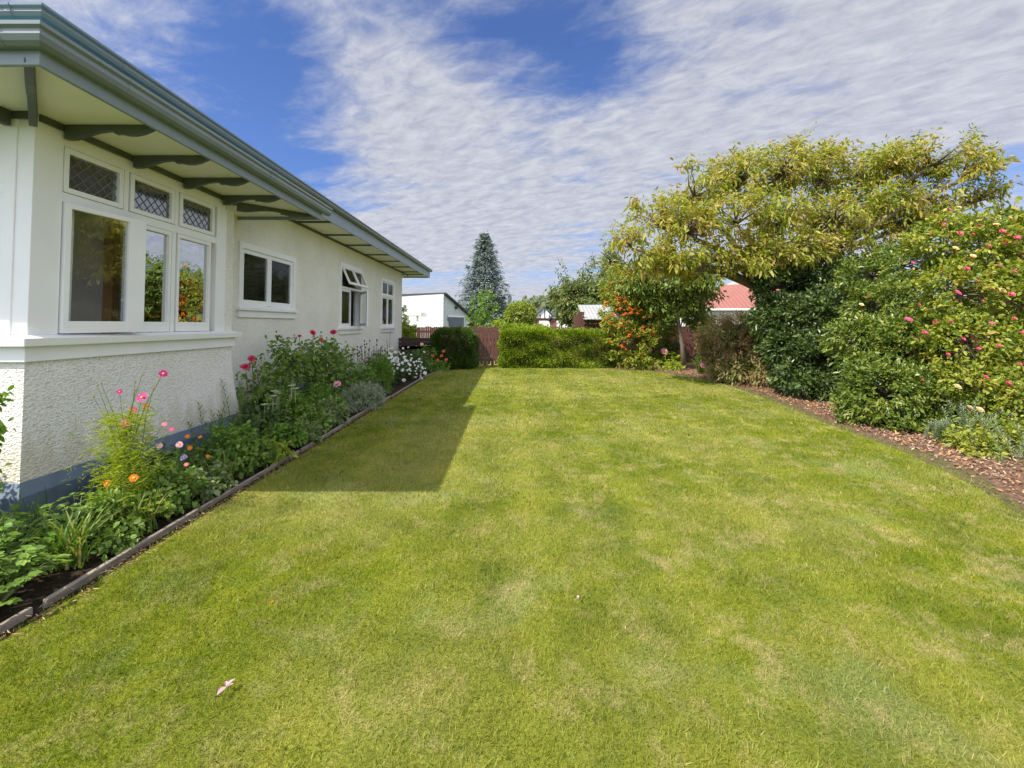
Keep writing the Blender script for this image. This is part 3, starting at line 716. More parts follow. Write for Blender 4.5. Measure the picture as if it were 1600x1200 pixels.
# joints of the gutters
for par, xx, yy0, zz, ys in ((gb, bx, by, ZS + .045, (3.5, 5.6)), (gm_, mx, my, ZM + .206, (4.1, 9.2, 13.5, 16.5))):
    for y_ in ys:
        jb = MB(); jb.sweep([(o + .004 if o > .02 else o, z - .002) for o, z in gut(zz, 1, .76 if zz > 3.7 else 1)], [(xx + .001, y_), (xx + .001, y_ + .045)]); jb.build('gutter_joint', M['grey'], par)
for par, yy, zz, x_ in ((gb, by, ZS + .045, -3.22), (gm_, my, ZM + .206, -3.75)):
    jb = MB(); jb.sweep([(o + .004 if o > .02 else o, z - .002) for o, z in gut(zz, 1, .76 if zz > 3.7 else 1)], [(x_ - .045, yy - .001), (x_, yy - .001)]); jb.build('gutter_joint', M['grey'], par)
# roofs
mb = MB(); mb.add([(-14, by - .04, ZS + .14), (bx + .04, by - .04, ZS + .14), (bx + .04, be, ZS + .14), (mx - .02, be, ZS + .16), (mx - .02, my + .02, ZS + .16), (-14, my + .02, ZS + .16)], [(0, 1, 4, 5), (1, 2, 3, 4)])
mb.build('bay_roof', M['teal'], house)
e0 = ZM + .30
mb = MB(); x0_, x1_, y0_, y1_ = -14.6, mx + .05, my - .05, me_ + .04; hw = (x1_ - x0_) / 2; rh = e0 + hw * math.tan(R(21))
mb.add([(x0_, y0_, e0), (x1_, y0_, e0), (x1_, y1_, e0), (x0_, y1_, e0), ((x0_ + x1_) / 2, y0_ + hw, rh), ((x0_ + x1_) / 2, y1_ - hw, rh)], [(0, 1, 4), (1, 2, 5, 4), (2, 3, 5), (3, 0, 4, 5), (3, 2, 1, 0)])
mb.build('roof', M['teal'], house)
# soffit battens of the main eave and wall strips
bat = MB()
mb = MB(); mb.box(XM + .001, XM + .03, YE, me_ - .9, ZM - .05, ZM - .001); mb.build('cornice_strip', M['dgrey'], house)
ys = [WX(px, 420, XM)[0] for px in (504, 538, 569.5, 591, 610)]
for y_ in [7.9, 9.3] + ys + [18.2, 19.1]:
    b = MB(); b.box(XM + (.032 if y_ < 18.4 else -.3), mx - .031, y_ - .02, y_ + .02, ZM - .035, ZM - .001); b.build('soffit_batten', M['dgrey'], house)
mb = MB(); mb.box(XB + .005, XB + .03, YF + .03, YE, ZS - .06, ZS - .001); mb.build('cornice_strip', M['dgrey'], house)
mb = MB(); mb.box(-14, XB, YF - .03, YF - .005, ZS - .06, ZS - .001); mb.build('cornice_strip', M['dgrey'], house)
# scalloped brackets
bp = [(0, 0), (0, -.125), (.07, -.125), (.13, -.112), (.2, -.085), (.28, -.062), (.36, -.052), (.43, -.055), (.43, -.078), (.47, -.075), (.53, -.088), (.60, -.09), (.67, -.075), (.74, -.045), (.775, -.03), (.775, 0)]
def bracket(x, y, dx, dy, k=1.0):
    t = .05; px_, py_ = -dy * t / 2, dx * t / 2
    mb = MB(); z = ZS - .002
    mb.prism(bp, lambda a, b: (x + dx * a * k + px_, y + dy * a * k + py_, z + b), lambda a, b: (x + dx * a * k - px_, y + dy * a * k - py_, z + b))
    return mb.build('bracket', M['dgrey'], house, .004)
for px in (89, 199, 279, 342): bracket(XB + .032, XB * F / (px - 800) + .0, 1, 0)
c45 = math.sqrt(.5)
bracket(XB + .02, YF - .02, c45, -c45, 1.36); bracket(XB + .02, YE + .03, c45, c45, 1.36)
bracket(XB - .002, YE + .06, c45, c45, .0001) if False else None
for k in range(6): bracket(-4.07 - .72 * k, YF - .032, 0, -1, .9)
# down pipe stub where the bay meets the main wall
mb = MB(); mb.tube([(XM + .06, YE + .09, ZS - .05), (XM + .06, YE + .09, 1.4)], .028, 8); mb.tube([(XM + .06, YE + .09, 1.4), (XM + .06, YE + .09, .3)], .034, 8); mb.build('down_pipe', M['cream'], house, smooth=True)
# rooms behind the glass
mb = MB(); mb.box(-14, XM - .3, YF + .15, YH - .1, .55, .6)
mb.quad((-7.4, YF + .3, .6), (-7.4, YH - .2, .6), (-7.4, YH - .2, 3.3), (-7.4, YF + .3, 3.3))
mb.quad((-14, YF + .13, 3.3), (XB - .13, YF + .13, 3.3), (XB - .13, YE - .1, 3.3), (-14, YE - .1, 3.3)); mb.quad((-14, YE - .1, 3.3), (XM - .21, YE - .1, 3.3), (XM - .21, YH - .1, 3.3), (-14, YH - .1, 3.3))
for y_ in (6.9, 10.6, 15.0): mb.quad((-7.4, y_, .6), (XM - .21, y_, .6), (XM - .21, y_, 3.3), (-7.4, y_, 3.3))
mb.build('interior_wall', M['inner'], house)
mb = MB(); mb.box(-4.55, -4.42, 6.3, 6.42, .6, 3.2); mb.build('door_frame', M['wood'], house, .004); mb = MB(); mb.box(-6.02, -5.88, 6.76, 6.88, .6, 3.2); mb.build('door_frame', M['wood'], house, .004)
def curtain(x, y0, y1, z0, z1, mat, label, amp=.03, per=.09):
    mb = MB(); n = int((y1 - y0) / .012); vs = []
    for i in range(n + 1):
        y_ = y0 + (y1 - y0) * i / n; dx = amp * math.sin(2 * math.pi * (y_ - y0) / per) + .01 * math.sin(37 * y_)
        vs += [(x + dx, y_, z0), (x + dx * .6, y_, z1)]
    mb.add(vs, [(2 * i, 2 * i + 1, 2 * i + 3, 2 * i + 2) for i in range(n)])
    tag(mb.build('curtain', mat, None, smooth=True), label, 'curtain')
curtain(XB - .16, Q3[0] + .02, Q3[1] + .32, 1.5, 2.75, M['curtain'], 'cream curtain gathered behind the farthest light of the bay window')
curtain(XB - .16, Q1[0] - .1, Q1[0] + .24, 1.45, 2.72, M['net'], 'white net curtain at the near edge of the open bay casement', .015, .05)
curtain(XB - .16, Q2[1] + .02, Q2[1] + .22, 1.5, 2.7, M['net'], 'pale curtain edge behind the middle light of the bay window', .02, .06)
curtain(XM - .25, w2[0] + .08, (w2[0] + w2[1]) / 2 - .05, 1.5, 2.7, M['blind'], 'grey pleated curtain behind the closed casement of the open window', .035, .11)
curtain(XM - .25, w3[0] + .1, w3[0] + .5, 1.5, 2.6, M['curtain'], 'cream curtain behind the farthest side window', .03, .1)
bl = MB()
for k in range(26): bl.box(XM - .2, XM - .165, w1[0] + .12, w1[1] - .12, w1[2] + .1 + k * .034, w1[2] + .103 + k * .034)
tag(bl.build('blind', M['blind'], None), 'horizontal slatted blind behind the wide window next to the bay', 'blind')
# timber bed edging
for i, (y0, y1, dx) in enumerate([(-2.5, 1.2, -.02), (1.26, 2.62, .0), (2.68, 3.98, .01), (4.03, 5.85, -.005), (5.9, 7.7, .005), (7.75, 10.2, -.01), (10.25, 12.6, .0), (12.65, 14.0, .0)]):
    mb = MB(); x = EDGE - .10 + dx
    mb.box(x - .014, x + .014, y0, y1, -.05, .026 + .006 * (i % 3))
    o = mb.build('edging_board', M['kerb'], None, .006)
    cm = Vector((x, (y0 + y1) / 2, 0)); rt = Matrix.Rotation(R([.5, -.35, .6, -.4, .3, -.3, .25, 0][i]), 4, 'Z') @ Matrix.Rotation(R([4, -3, 6, 2, -4, 5, 3, 0][i]), 4, 'Y'); o.data.transform(Matrix.Translation(cm) @ rt @ Matrix.Translation(-cm))
    nm = ['nearest', 'second', 'third', 'fourth', 'fifth', 'sixth', 'seventh', 'last straight'][i]
    tag(o, f'{nm} weathered timber edging board beside the lawn, counted from the camera', 'garden edging', 'timber edging along the flower bed')
mb = MB(); mb.sweep([(-.02, -.05), (.02, -.05), (.02, .06), (-.02, .04)], [(-2.67, 14.05), (-2.55, 15.2), (-2.2, 16.15)])
tag(mb.build('edging_board', M['kerb'], None), 'curved timber edging board at the far end of the flower bed', 'garden edging', 'timber edging along the flower bed')

# ------------------------------------------------------------------ buildings and fences beyond the garden
def paling_fence(name, label, cat, p0, p1, z0, z1, mat, w=.10, gap=.012, var=.03, group=None, gaps_end=False):
    """vertical boards with rails and posts from p0 to p1"""
    p0, p1 = Vector(p0), Vector(p1); L_ = (p1 - p0).length; d = (p1 - p0) / L_; n = Vector((d.y, -d.x))
    t = thing(name, label, cat, (p0.x, p0.y, 0), group)
    tf = lambda a, b, c: (p0.x + d.x * a + n.x * b, p0.y + d.y * a + n.y * b, c)
    mb = MB(tf); a = 0
    while a < L_ - w:
        mb.box(a, a + w - gap * random.uniform(.3, 1.6), -.01 + random.uniform(-.004, .004), .012, z0, z1 + random.uniform(-var, var)); a += w
    mb.build('board_panel', mat, t)
    for z in (z0 + .25, z1 - .22):
        r = MB(tf); r.box(0, L_, -.06, -.015, z - .045, z + .045); r.build('rail', mat, t)
    a = 0
    while a <= L_:
        r = MB(tf); r.box(a, a + .09, -.15, -.065, 0, z1 + .01); r.build('post', mat, t); a += 2.3
    return t
paling_fence('fence', 'reddish brown close boarded fence beyond the gate and hedges', 'fence', (-5.6, 21.8), (4.4, 21.8), .05, 1.49, M['fence'])
mb = MB()
t = thing('fence', 'low dark brown fence between the house corner and the left hedge', 'fence', (-4.4, 17.9, 0))
for k in range(5): mb.box(-4.39, -2.7, 17.88, 17.91, .62 - .0 + (k - 4) * .155 + .5 * .0, .62 + (k - 4) * .155 + .145)
for k in range(3): mb.box(-4.39, -2.7, 17.88, 17.91, .64 + k * .15, .64 + k * .15 + .14)
mb.build('board_panel', M['fenced'], t)
for x in (-4.3, -2.8):
    r = MB(); r.box(x, x + .09, 17.92, 18.0, 0, 1.12); r.build('post', M['fenced'], t)
t = thing('fence', 'dark brown horizontal board fence behind the slender trunked tree', 'fence', (3.9, 18.9, 0))
mb = MB()
for k in range(9): mb.box(3.9, 9.6, 18.9, 18.925, .04 + k * .165, .04 + k * .165 + .1635)
mb.build('board_panel', M['fence'], t)
for x in (3.9, 5.8, 7.7, 9.5):
    r = MB(); r.box(x, x + .09, 18.93, 19.02, 0, 1.55); r.build('post', M['fenced'], t)
paling_fence('fence', 'brown boundary fence behind the right hand shrubs', 'fence', (9.65, 18.8), (9.65, -2), .05, 1.6, M['fence'])
paling_fence('fence', 'grey weathered paling fence under the red roof', 'fence', (9.7, 24), (17, 24), .05, 2.2, M['paling'], .12, .03, .05)
# gate
gx0, gx1, gy = G(742, 576)[0], G(783, 576)[0], 17.45
t = thing('garden_gate', 'reddish brown wooden slatted garden gate between the two hedges', 'gate', ((gx0 + gx1) / 2, gy, 0))
ns = 7; sw = (gx1 - gx0) / ns
for k in range(ns):
    r = MB(); r.box(gx0 + k * sw + .012, gx0 + (k + 1) * sw - .014, gy, gy + .022, .06 + (.05 if k % 2 else 0), 1.30 + random.uniform(-.012, .012)); r.build('slat', M['fence'], t, .004)
for z in (.28, 1.02):
    r = MB(); r.box(gx0, gx1, gy + .025, gy + .065, z - .05, z + .05); r.build('rail', M['fenced'], t)
r = MB(); r.add([(gx0, gy + .026, .33), (gx0 + .1, gy + .026, .33), (gx1, gy + .026, .97), (gx1 - .1, gy + .026, .97), (gx0, gy + .06, .33), (gx0 + .1, gy + .06, .33), (gx1, gy + .06, .97), (gx1 - .1, gy + .06, .97)], [(0, 1, 2, 3), (4, 7, 6, 5), (0, 4, 5, 1), (1, 5, 6, 2), (2, 6, 7, 3), (3, 7, 4, 0)]); r.build('brace', M['fenced'], t)
for x in (gx0 - .1, gx1 + .01):
    r = MB(); r.box(x, x + .09, gy, gy + .09, 0, 1.36); r.build('post', M['fence'], t)

def garage():
    t = thing('garage', 'white weatherboard garage with steep single slope roof and grey roller door', 'garage', (-6, 35, 0))
    zt = CAMZ + 47.5 * 33 / F
    A = (at(600, 500, 37.5)[0], 37.5); B = (at(693, 500, 33)[0], 33.0); C = (at(735, 500, 37)[0], 37.0); zc = CAMZ + 11 * 37 / F
    mb = MB(); mb.add([(A[0], A[1], 0), (B[0], B[1], 0), (B[0], B[1], zt), (A[0], A[1], zt + .12), (A[0], A[1] + .1, 0)], [(0, 1, 2, 3)])
    ab = Vector((B[0] - A[0], B[1] - A[1])); nb = Vector((ab.y, -ab.x)).normalized()
    zl = .1
    while zl < zt - .1:                       # lapped boards, each standing proud at its lower edge
        z2 = min(zl + .30, zt - .02)
        q = [(A[0] + nb.x * o_, A[1] + nb.y * o_, z_) for o_, z_ in ((.012, zl), (.03, zl), (.014, z2))] + [(B[0] + nb.x * o_, B[1] + nb.y * o_, z_) for o_, z_ in ((.012, zl), (.03, zl), (.014, z2))]
        mb.add(q, [(0, 1, 4, 3), (1, 2, 5, 4)]); zl += .30
    mb.build('wall', M['wboard'], t)
    mb = MB()
    d = Vector((C[0] - B[0], C[1] - B[1])); 
    def bc(u, z, o=0.0):
        n = Vector((d.y, -d.x)).normalized(); return (B[0] + d.x * u + n.x * o, B[1] + d.y * u + n.y * o, z)
    mb.add([bc(0, 0), bc(1, 0), bc(1, zc), bc(0, zt)], [(0, 1, 2, 3)])
    mb.add([bc(1, 0), bc(1, zc), (-12, 44, 0), (-12, 44, zt)], [(0, 1, 3, 2)]); mb.build('wall', M['cladding'], t)
    u0, u1 = (701 - 693) / 42 * .92, (722.5 - 693) / 42 * 1.02
    zd = CAMZ + 11.5 * 34.7 / F
    mb = MB(); q = [bc(u, z, o) for o in (.01, .04) for u, z in ((u0, 0), (u1, 0), (u1, zd), (u0, zd))]
    mb.add(q, [(0, 1, 2, 3), (4, 5, 6, 7), (0, 1, 5, 4), (1, 2, 6, 5), (2, 3, 7, 6), (3, 0, 4, 7)]); mb.build('roller_door', M['door'], t)
    mb = MB(); q = [bc(u, z, o) for o in (.01, .05) for u, z in ((u0 - .03, zd), (u1 + .03, zd), (u1 + .03, zd + .12), (u0 - .03, zd + .12))]
    mb.add(q, [(0, 1, 2, 3), (4, 5, 6, 7), (0, 1, 5, 4), (1, 2, 6, 5), (2, 3, 7, 6), (3, 0, 4, 7)]); mb.build('door_head', M['white'], t)
    mb = MB(); e = bc(1.08, zc - .12, .25); b = bc(-.02, zt + .02, .25)
    q = [b, e, (e[0] - 5, e[1] + 3, e[2]), (A[0] + 1, A[1] + 4, zt + .02), (A[0], A[1] - .15, zt + .14)]
    mb.add(q + [(p[0], p[1], p[2] + .1) for p in q], [(0, 1, 2, 3, 4), (5, 6, 7, 8, 9), (0, 1, 6, 5), (1, 2, 7, 6), (2, 3, 8, 7), (3, 4, 9, 8), (4, 0, 5, 9)]); mb.build('roof', M['slate'], t)
    mb = MB(); l = bc(.42, 2.55, .06); mb.box(l[0] - .1, l[0] + .1, l[1] - .15, l[1] + .1, 2.78, 2.98); mb.build('wall_lamp', M['black'], t, .02)
    mb = MB(); l = bc(.16, 0, .03); mb.box(l[0] - .12, l[0] + .12, l[1] - .12, l[1] + .06, 1.9, 2.15); mb.build('meter_box', M['door'], t, .01)
    # porch
    mb = MB(); x0, x1 = at(637, 500, 31)[0], at(652, 500, 31)[0]
    for x in (x0, x1): mb.box(x - .06, x + .06, 31, 31.12, 0, 2.2)
    mb.box(x0 - .3, x1 + .3, 30.8, 33, 2.2, 2.4); mb.build('porch', M['white'], t, .01)
garage()
def gable_house(px0, px1, apex, eave, Y, label, off=0):
    x0, x1 = at(px0, 500, Y)[0], at(px1, 500, Y)[0]; xm = (x0 + x1) / 2; za = CAMZ + (510 - apex) * Y / F; ze = CAMZ + (510 - eave) * Y / F
    t = thing('gabled_house', label, 'house', (xm, Y, 0), 'pale gabled houses beyond the fence')
    mb = MB(); mb.prism([(x0 + .1, 0), (x1 - .1, 0), (x1 - .1, ze), (x0 + .1, ze)], lambda a, b: (a, Y + .1, b), lambda a, b: (a, Y + 8, b)); mb.build('wall', M['brick'], t)
    mb = MB(); mb.prism([(x0, ze), (x1, ze), (xm, za)], lambda a, b: (a, Y, b), lambda a, b: (a, Y + .09, b)); mb.build('gable', M['white'], t)
    mb = MB()
    for s, xe in ((-1, x0), (1, x1)):
        mb.prism([(xe + s * .25, ze - .15), (xm, za - .0), (xm, za + .14), (xe + s * .3, ze - .02)], lambda a, b: (a, Y - .15, b), lambda a, b: (a, Y + 8.2, b))
    mb.build('roof', M['slate'], t)
    mb = MB(); mb.box(xm - .05, xm + .05, Y - .03, Y - .001, ze, za - .15); mb.box(x0 + .5, x0 + .6, Y - .03, Y - .001, ze, ze + .4); mb.box(x1 - .6, x1 - .5, Y - .03, Y - .001, ze, ze + .4); mb.build('gable_trim', M['slate'], t)
    mb = MB(); mb.box(xm - .6, xm + .6, Y + .05, Y + .12, 1.0, 2.0); mb.build('window', M['white'], t)
gable_house(836, 866, 484, 500, 50, 'pale gabled house beyond the fence, left one of the pair beside the round clipped bush')
gable_house(862, 896, 485, 500, 48, 'pale gabled house beyond the fence, right one of the pair beside the apple tree')
t = thing('red_roof_shed', 'white shed with a sloping faded red iron roof behind the cherry tree', 'shed', (13, 27, 0))
xa, xb = at(1100, 490, 26)[0], 17.5; ze = CAMZ + 25 * 26 / F
mb = MB(); mb.box(xa + .25, xb, 26.2, 31, 0, ze); mb.build('wall', M['white'], t)
zr = CAMZ + 62 * 26 / F + .2
mb = MB(); mb.add([(xa, 26, ze), (xb, 26, ze + .1), (xb, 31.2, ze), (xa, 31.2, ze), (xa + 2.3, 28.6, zr), (xb - .5, 28.6, zr + .3)], [(0, 1, 5, 4), (0, 4, 3), (3, 4, 5, 2), (1, 2, 5), (0, 3, 2, 1)]); mb.build('roof', M['redroof'], t)
mb = MB(); mb.box(xa, xb, 25.93, 25.995, ze - .1, ze + .02); mb.build('gutter', M['cream'], t)
t = thing('house', 'pale blue grey roofed house peeping over the red roof', 'house', (17, 36, 0))
xa2 = at(1118, 480, 36)[0]
mb = MB(); mb.box(xa2 + .4, 26, 36, 42, 0, 3.1); mb.build('wall', M['white'], t)
mb = MB(); mb.add([(xa2, 35.8, 3.1), (26.3, 35.8, 3.1), (26.3, 42.2, 3.1), (xa2, 42.2, 3.1), (xa2 + 3, 39, 5.4), (23, 39, 5.4)], [(0, 1, 5, 4), (1, 2, 5), (2, 3, 4, 5), (3, 0, 4), (0, 3, 2, 1)]); mb.build('roof', M['greyiron'], t)
# garden shed with corrugated roof
t = thing('garden_shed', 'small brown timber shed with a grey corrugated iron roof behind the hedge', 'shed', (3.6, 20.6, 0))
sx0, sx1 = at(904, 500, 20)[0], at(960, 500, 20)[0]; sm = at(913, 500, 20)[0]
mb = MB()
for k in range(13): mb.box(sx0, sm, 20.0, 20.05, .02 + k * .165, .02 + k * .165 + .155)
for k in range(11): mb.box(sm + .02, sx1, 20.3, 20.34, .02 + k * .165, .02 + k * .165 + .13)
mb.box(sx0, sx0 + .04, 20.06, 21.6, 0, 2.05); mb.build('board_wall', M['fence'], t)
mb = MB(); mb.prism([(19.95, 1.82), (21.7, 2.5), (21.7, 2.53), (19.95, 1.85)], lambda a, b: (sm - .05, a, b), lambda a, b: (sx1 + .2, a, b)); mb.build('roof', corrug('roof iron ribs', (.36, .37, .36), 0, .16, .45), t)
# thin pole
t = MB(); x = at(796.5, 470, 60)[0]; t.tube([(x, 60, 0), (x, 60, 5.6)], .09, 6); t.box(x - .25, x + .25, 59.9, 60.1, 4.6, 5.4)
tag(t.build('utility_pole', M['dgrey'], None), 'thin dark utility pole just right of the blue spruce', 'pole')
mb = MB(); a0 = at(668, 530, 19.8)[0]; mb.tube([(a0 + .95 * (1 - math.cos(R(k * 12))), 19.8 + .02 * k, .25 + .98 * math.sin(R(k * 12))) for k in range(0, 16)], .018, 6)
tag(mb.build('hoop', M['white'], None, smooth=True), 'white curved hoop arching up behind the left hedge', 'hoop')

# ------------------------------------------------------------------ hills and far wood
def hills():
    nx = 160; xs = np.linspace(-500, 700, nx); ys = [150, 190, 240, 320, 420]
    V = []; prof = lambda x: 11 + 8 * math.sin(x * .011 + .6) + 3 * math.sin(x * .04 + 1) + 1.2 * math.sin(x * .13)
    for j, y in enumerate(ys):
        for x in xs:
            k = [0, .45, .75, 1, .9][j]; b = 1 / (1 + math.exp(-(x - 5) / 14)); V.append((x, y, -1 + (6 + (prof(x) + 4) * b * .62) * k))
    Fq = [(j * nx + i, j * nx + i + 1, (j + 1) * nx + i + 1, (j + 1) * nx + i) for j in range(len(ys) - 1) for i in range(nx - 1)]
    me = bpy.data.meshes.new('hills'); me.from_pydata(V, [], Fq); me.polygons.foreach_set('use_smooth', [True] * len(Fq))
    tag(link('hills', me, M['haze_hill']), kind='structure')
    return xs, ys, V
hx, hy_, hV = hills()
LM = dict(
    wood=leafm('far wood leaves', [(.05, .075, .035), (.085, .115, .045), (.13, .15, .06), (.16, .15, .07)], .1, .8),
    spruce=leafm('blue spruce needles', [(.05, .08, .065), (.10, .145, .12), (.18, .235, .20), (.29, .35, .31)], .1, .6),
    cherry=leafm('cherry leaves', [(.085, .14, .015), (.18, .24, .022), (.29, .325, .04), (.41, .385, .075), (.42, .28, .075), (.24, .29, .03)], .40, .45),
    apple=leafm('apple leaves', [(.08, .115, .025), (.14, .19, .045), (.21, .25, .075), (.28, .27, .09)], .35, .5),
    slim=leafm('slender tree leaves', [(.08, .14, .022), (.15, .225, .04), (.24, .31, .06), (.33, .37, .09)], .3, .45),
    camellia=leafm('camellia leaves', [(.028, .05, .014), (.052, .09, .020), (.095, .145, .034), (.16, .21, .06)], .2, .34, .5),
    glossy=leafm('glossy shrub leaves', [(.035, .065, .010), (.075, .125, .016), (.14, .20, .028), (.23, .28, .045), (.32, .31, .06)], .3, .33, .5),
    rose=leafm('rose leaves', [(.055, .10, .014), (.13, .195, .022), (.25, .30, .035), (.38, .39, .06), (.42, .31, .075)], .35, .42),
    hedge=leafm('hedge leaves', [(.06, .11, .012), (.15, .23, .018), (.26, .345, .03), (.39, .46, .05)], .35, .45),
    hedged=leafm('dark hedge leaves', [(.04, .075, .012), (.07, .13, .02), (.12, .19, .03)], .25, .5),
    topiary=leafm('clipped bush leaves', [(.14, .20, .02), (.26, .32, .04), (.38, .42, .06)], .3, .5),
    pyra=leafm('pyracantha leaves', [(.12, .18, .025), (.22, .28, .035), (.34, .36, .05), (.42, .32, .06)], .35, .5),
    maple=leafm('maple leaves', [(.14, .09, .04), (.28, .19, .085), (.42, .31, .15), (.26, .26, .08), (.18, .23, .06), (.34, .35, .10)], .35, .6),
    lime=leafm('lime foliage', [(.14, .22, .02), (.24, .33, .03), (.38, .44, .06), (.46, .42, .08)], .45, .5),
    cosmos=leafm('feathery foliage', [(.20, .30, .025), (.36, .45, .04), (.52, .56, .08)], .45, .5),
    mid=leafm('border leaves', [(.07, .13, .022), (.13, .22, .035), (.20, .32, .055), (.31, .41, .09)], .3, .45),
    dark=leafm('dark border leaves', [(.04, .075, .018), (.075, .135, .03), (.13, .205, .05)], .25, .4),
    fresh=leafm('fresh border leaves', [(.07, .15, .02), (.13, .25, .03), (.20, .33, .05), (.29, .38, .07)], .4, .45),
    strap=leafm('strap leaves', [(.06, .12, .02), (.12, .21, .03), (.20, .29, .05), (.36, .33, .10)], .35, .4),
    pale=leafm('pale green leaves', [(.14, .20, .06), (.22, .29, .10), (.34, .38, .17)], .35, .5),
    silver=leafm('silver leaves', [(.17, .21, .13), (.29, .33, .22), (.44, .47, .35)], .15, .6),
    greygreen=leafm('grey green spurge leaves', [(.14, .20, .12), (.24, .30, .19), (.38, .42, .27)], .25, .5),
    litter=leafm('fallen leaves', [(.08, .05, .035), (.24, .13, .07), (.44, .20, .08), (.52, .38, .24), (.16, .09, .06), (.40, .28, .18)], .1, .7),
    pink=leafm('pink petals', [(.62, .05, .16), (.72, .12, .26), (.80, .30, .38)], .3, .5),
    magenta=leafm('magenta petals', [(.42, .012, .13), (.60, .03, .24), (.72, .08, .36)], .35, .5),
    palepink=leafm('pale pink petals', [(.78, .38, .48), (.85, .55, .62)], .35, .5),
    rosepink=leafm('rose bloom petals', [(.48, .015, .06), (.68, .05, .14), (.78, .18, .26)], .25, .5),
    coral=leafm('coral petals', [(.75, .14, .08), (.85, .26, .15)], .3, .5),
    orange=leafm('orange petals', [(.85, .19, .01), (.90, .34, .02)], .3, .5),
    apricot=leafm('apricot petals', [(.85, .55, .25), (.90, .70, .45)], .3, .5),
    whitep=leafm('white petals', [(.78, .78, .76), (.86, .86, .84)], .3, .5),
    lilac=leafm('lilac petals', [(.42, .34, .70), (.55, .48, .80)], .3, .5),
    berry=leafm('orange berries', [(.55, .08, .015), (.68, .14, .025), (.75, .24, .04)], 0, .4),
)
stemg = paint('green stems', (.12, .17, .04), .6); stemb = paint('brown stems', (.10, .07, .04), .8)
yel = paint('flower centre', (.75, .45, .03), .7, .15, 60)
def wood():
    n = 5200; x = rng.uniform(-260, 420, n); y = rng.uniform(165, 320, n)
    from_z = []
    nx = len(hx); V = np.array(hV)
    def hz(x, y):
        i = np.clip(((x - hx[0]) / (hx[1] - hx[0])), 0, nx - 1.01); i0 = i.astype(int); f = i - i0
        out = np.zeros(len(x))
        for j in range(len(hy_) - 1):
            m = (y >= hy_[j]) & (y < hy_[j + 1]); tt = (y - hy_[j]) / (hy_[j + 1] - hy_[j])
            za = V[j * nx + i0, 2] * (1 - f) + V[j * nx + i0 + 1, 2] * f; zb = V[(j + 1) * nx + i0, 2] * (1 - f) + V[(j + 1) * nx + i0 + 1, 2] * f
            out[m] = (za + (zb - za) * tt)[m]
        return out
    z = hz(x, y)
    per = 9; k = np.repeat(np.arange(n), per); N = n * per
    hgt = (2 + 4 * rng.random(n))[k]
    d = rand_dir(N); d[:, 2] = abs(d[:, 2])
    P = np.stack([x[k], y[k], z[k]], 1) + d * np.stack([hgt * .6, hgt * .6, hgt * 1.0], 1)
    o = leaf_obj('far_wood', LM['wood'], None, P, rand_dir(N), unit(d + np.array([0, -.5, .6])), 2.4 * (.6 + .8 * rng.random(N)), 1.7, .5 * rng.random(n)[k] + .5 * rng.random(N))
    tag(o, 'far wooded hillside of mixed olive and dark trees above the roofs', 'woodland', kind='stuff')
wood()

def pb(px, py, rx, rz, Y, ry=None):
    c = at(px, py, Y); k = Y / F
    return (c, (rx * k, ry if ry else rx * k, rz * k))
def hit(px, py, blobs, back=.0):
    """first point of the blobs on the sight line through a photo point"""
    d = Vector(ray(px, py)).normalized(); o = Vector((0, 0, CAMZ)); best = None
    for c, r in blobs:
        oc = Vector(((o.x - c[0]) / r[0], (o.y - c[1]) / r[1], (o.z - c[2]) / r[2])); dd = Vector((d.x / r[0], d.y / r[1], d.z / r[2]))
        a = dd.dot(dd); b = 2 * oc.dot(dd); e = oc.dot(oc) - 1; q = b * b - 4 * a * e
        if q < 0: t = -b / (2 * a) if (oc + dd * (-b / (2 * a))).length < 1.5 else None
        else: t = (-b - math.sqrt(q)) / (2 * a)
        if t and (best is None or t < best): best = t
    return o + d * (best + back) if best else None

# ------------------------------------------------------------------ flowers (one mesh per kind, shared by its copies)
def flower_mesh(name, npet, rad, wid, mat, cup=.25, layers=1, L0=.0):
    P = []; D = []; N = []; Ls = []
    for l in range(layers):
        c = cup + l * .42; rr = rad * (1 - .2 * l)
        for k in range(npet if layers == 1 else max(4, npet - l)):
            a = 2 * math.pi * (k + .5 * (l % 2)) / (npet if layers == 1 else max(4, npet - l)) + .15 * random.random()
            D.append((math.cos(a) * math.cos(c), math.sin(a) * math.cos(c), math.sin(c))); P.append((math.cos(a) * L0, math.sin(a) * L0, 0))
            N.append((-math.cos(a) * math.sin(c), -math.sin(a) * math.sin(c), math.cos(c))); Ls.append(rr * random.uniform(.9, 1.1))
    V, Fq = leaf_geo(np.array(P), np.array(D), np.array(N), np.array(Ls), wid, droop=.15, fold=.12, wide=(.38, .5))
    o = np_mesh(name, V, Fq, np.repeat(rng.random(len(P)), 6), mat)
    me = o.data; bpy.data.objects.remove(o); return me
def centre_mesh(r_):
    bm = bmesh.new(); bmesh.ops.create_icosphere(bm, subdivisions=2, radius=r_, matrix=Matrix.Diagonal((1, 1, .6, 1))); me = bpy.data.meshes.new('centre'); bm.to_mesh(me); bm.free(); me.materials.append(yel); return me
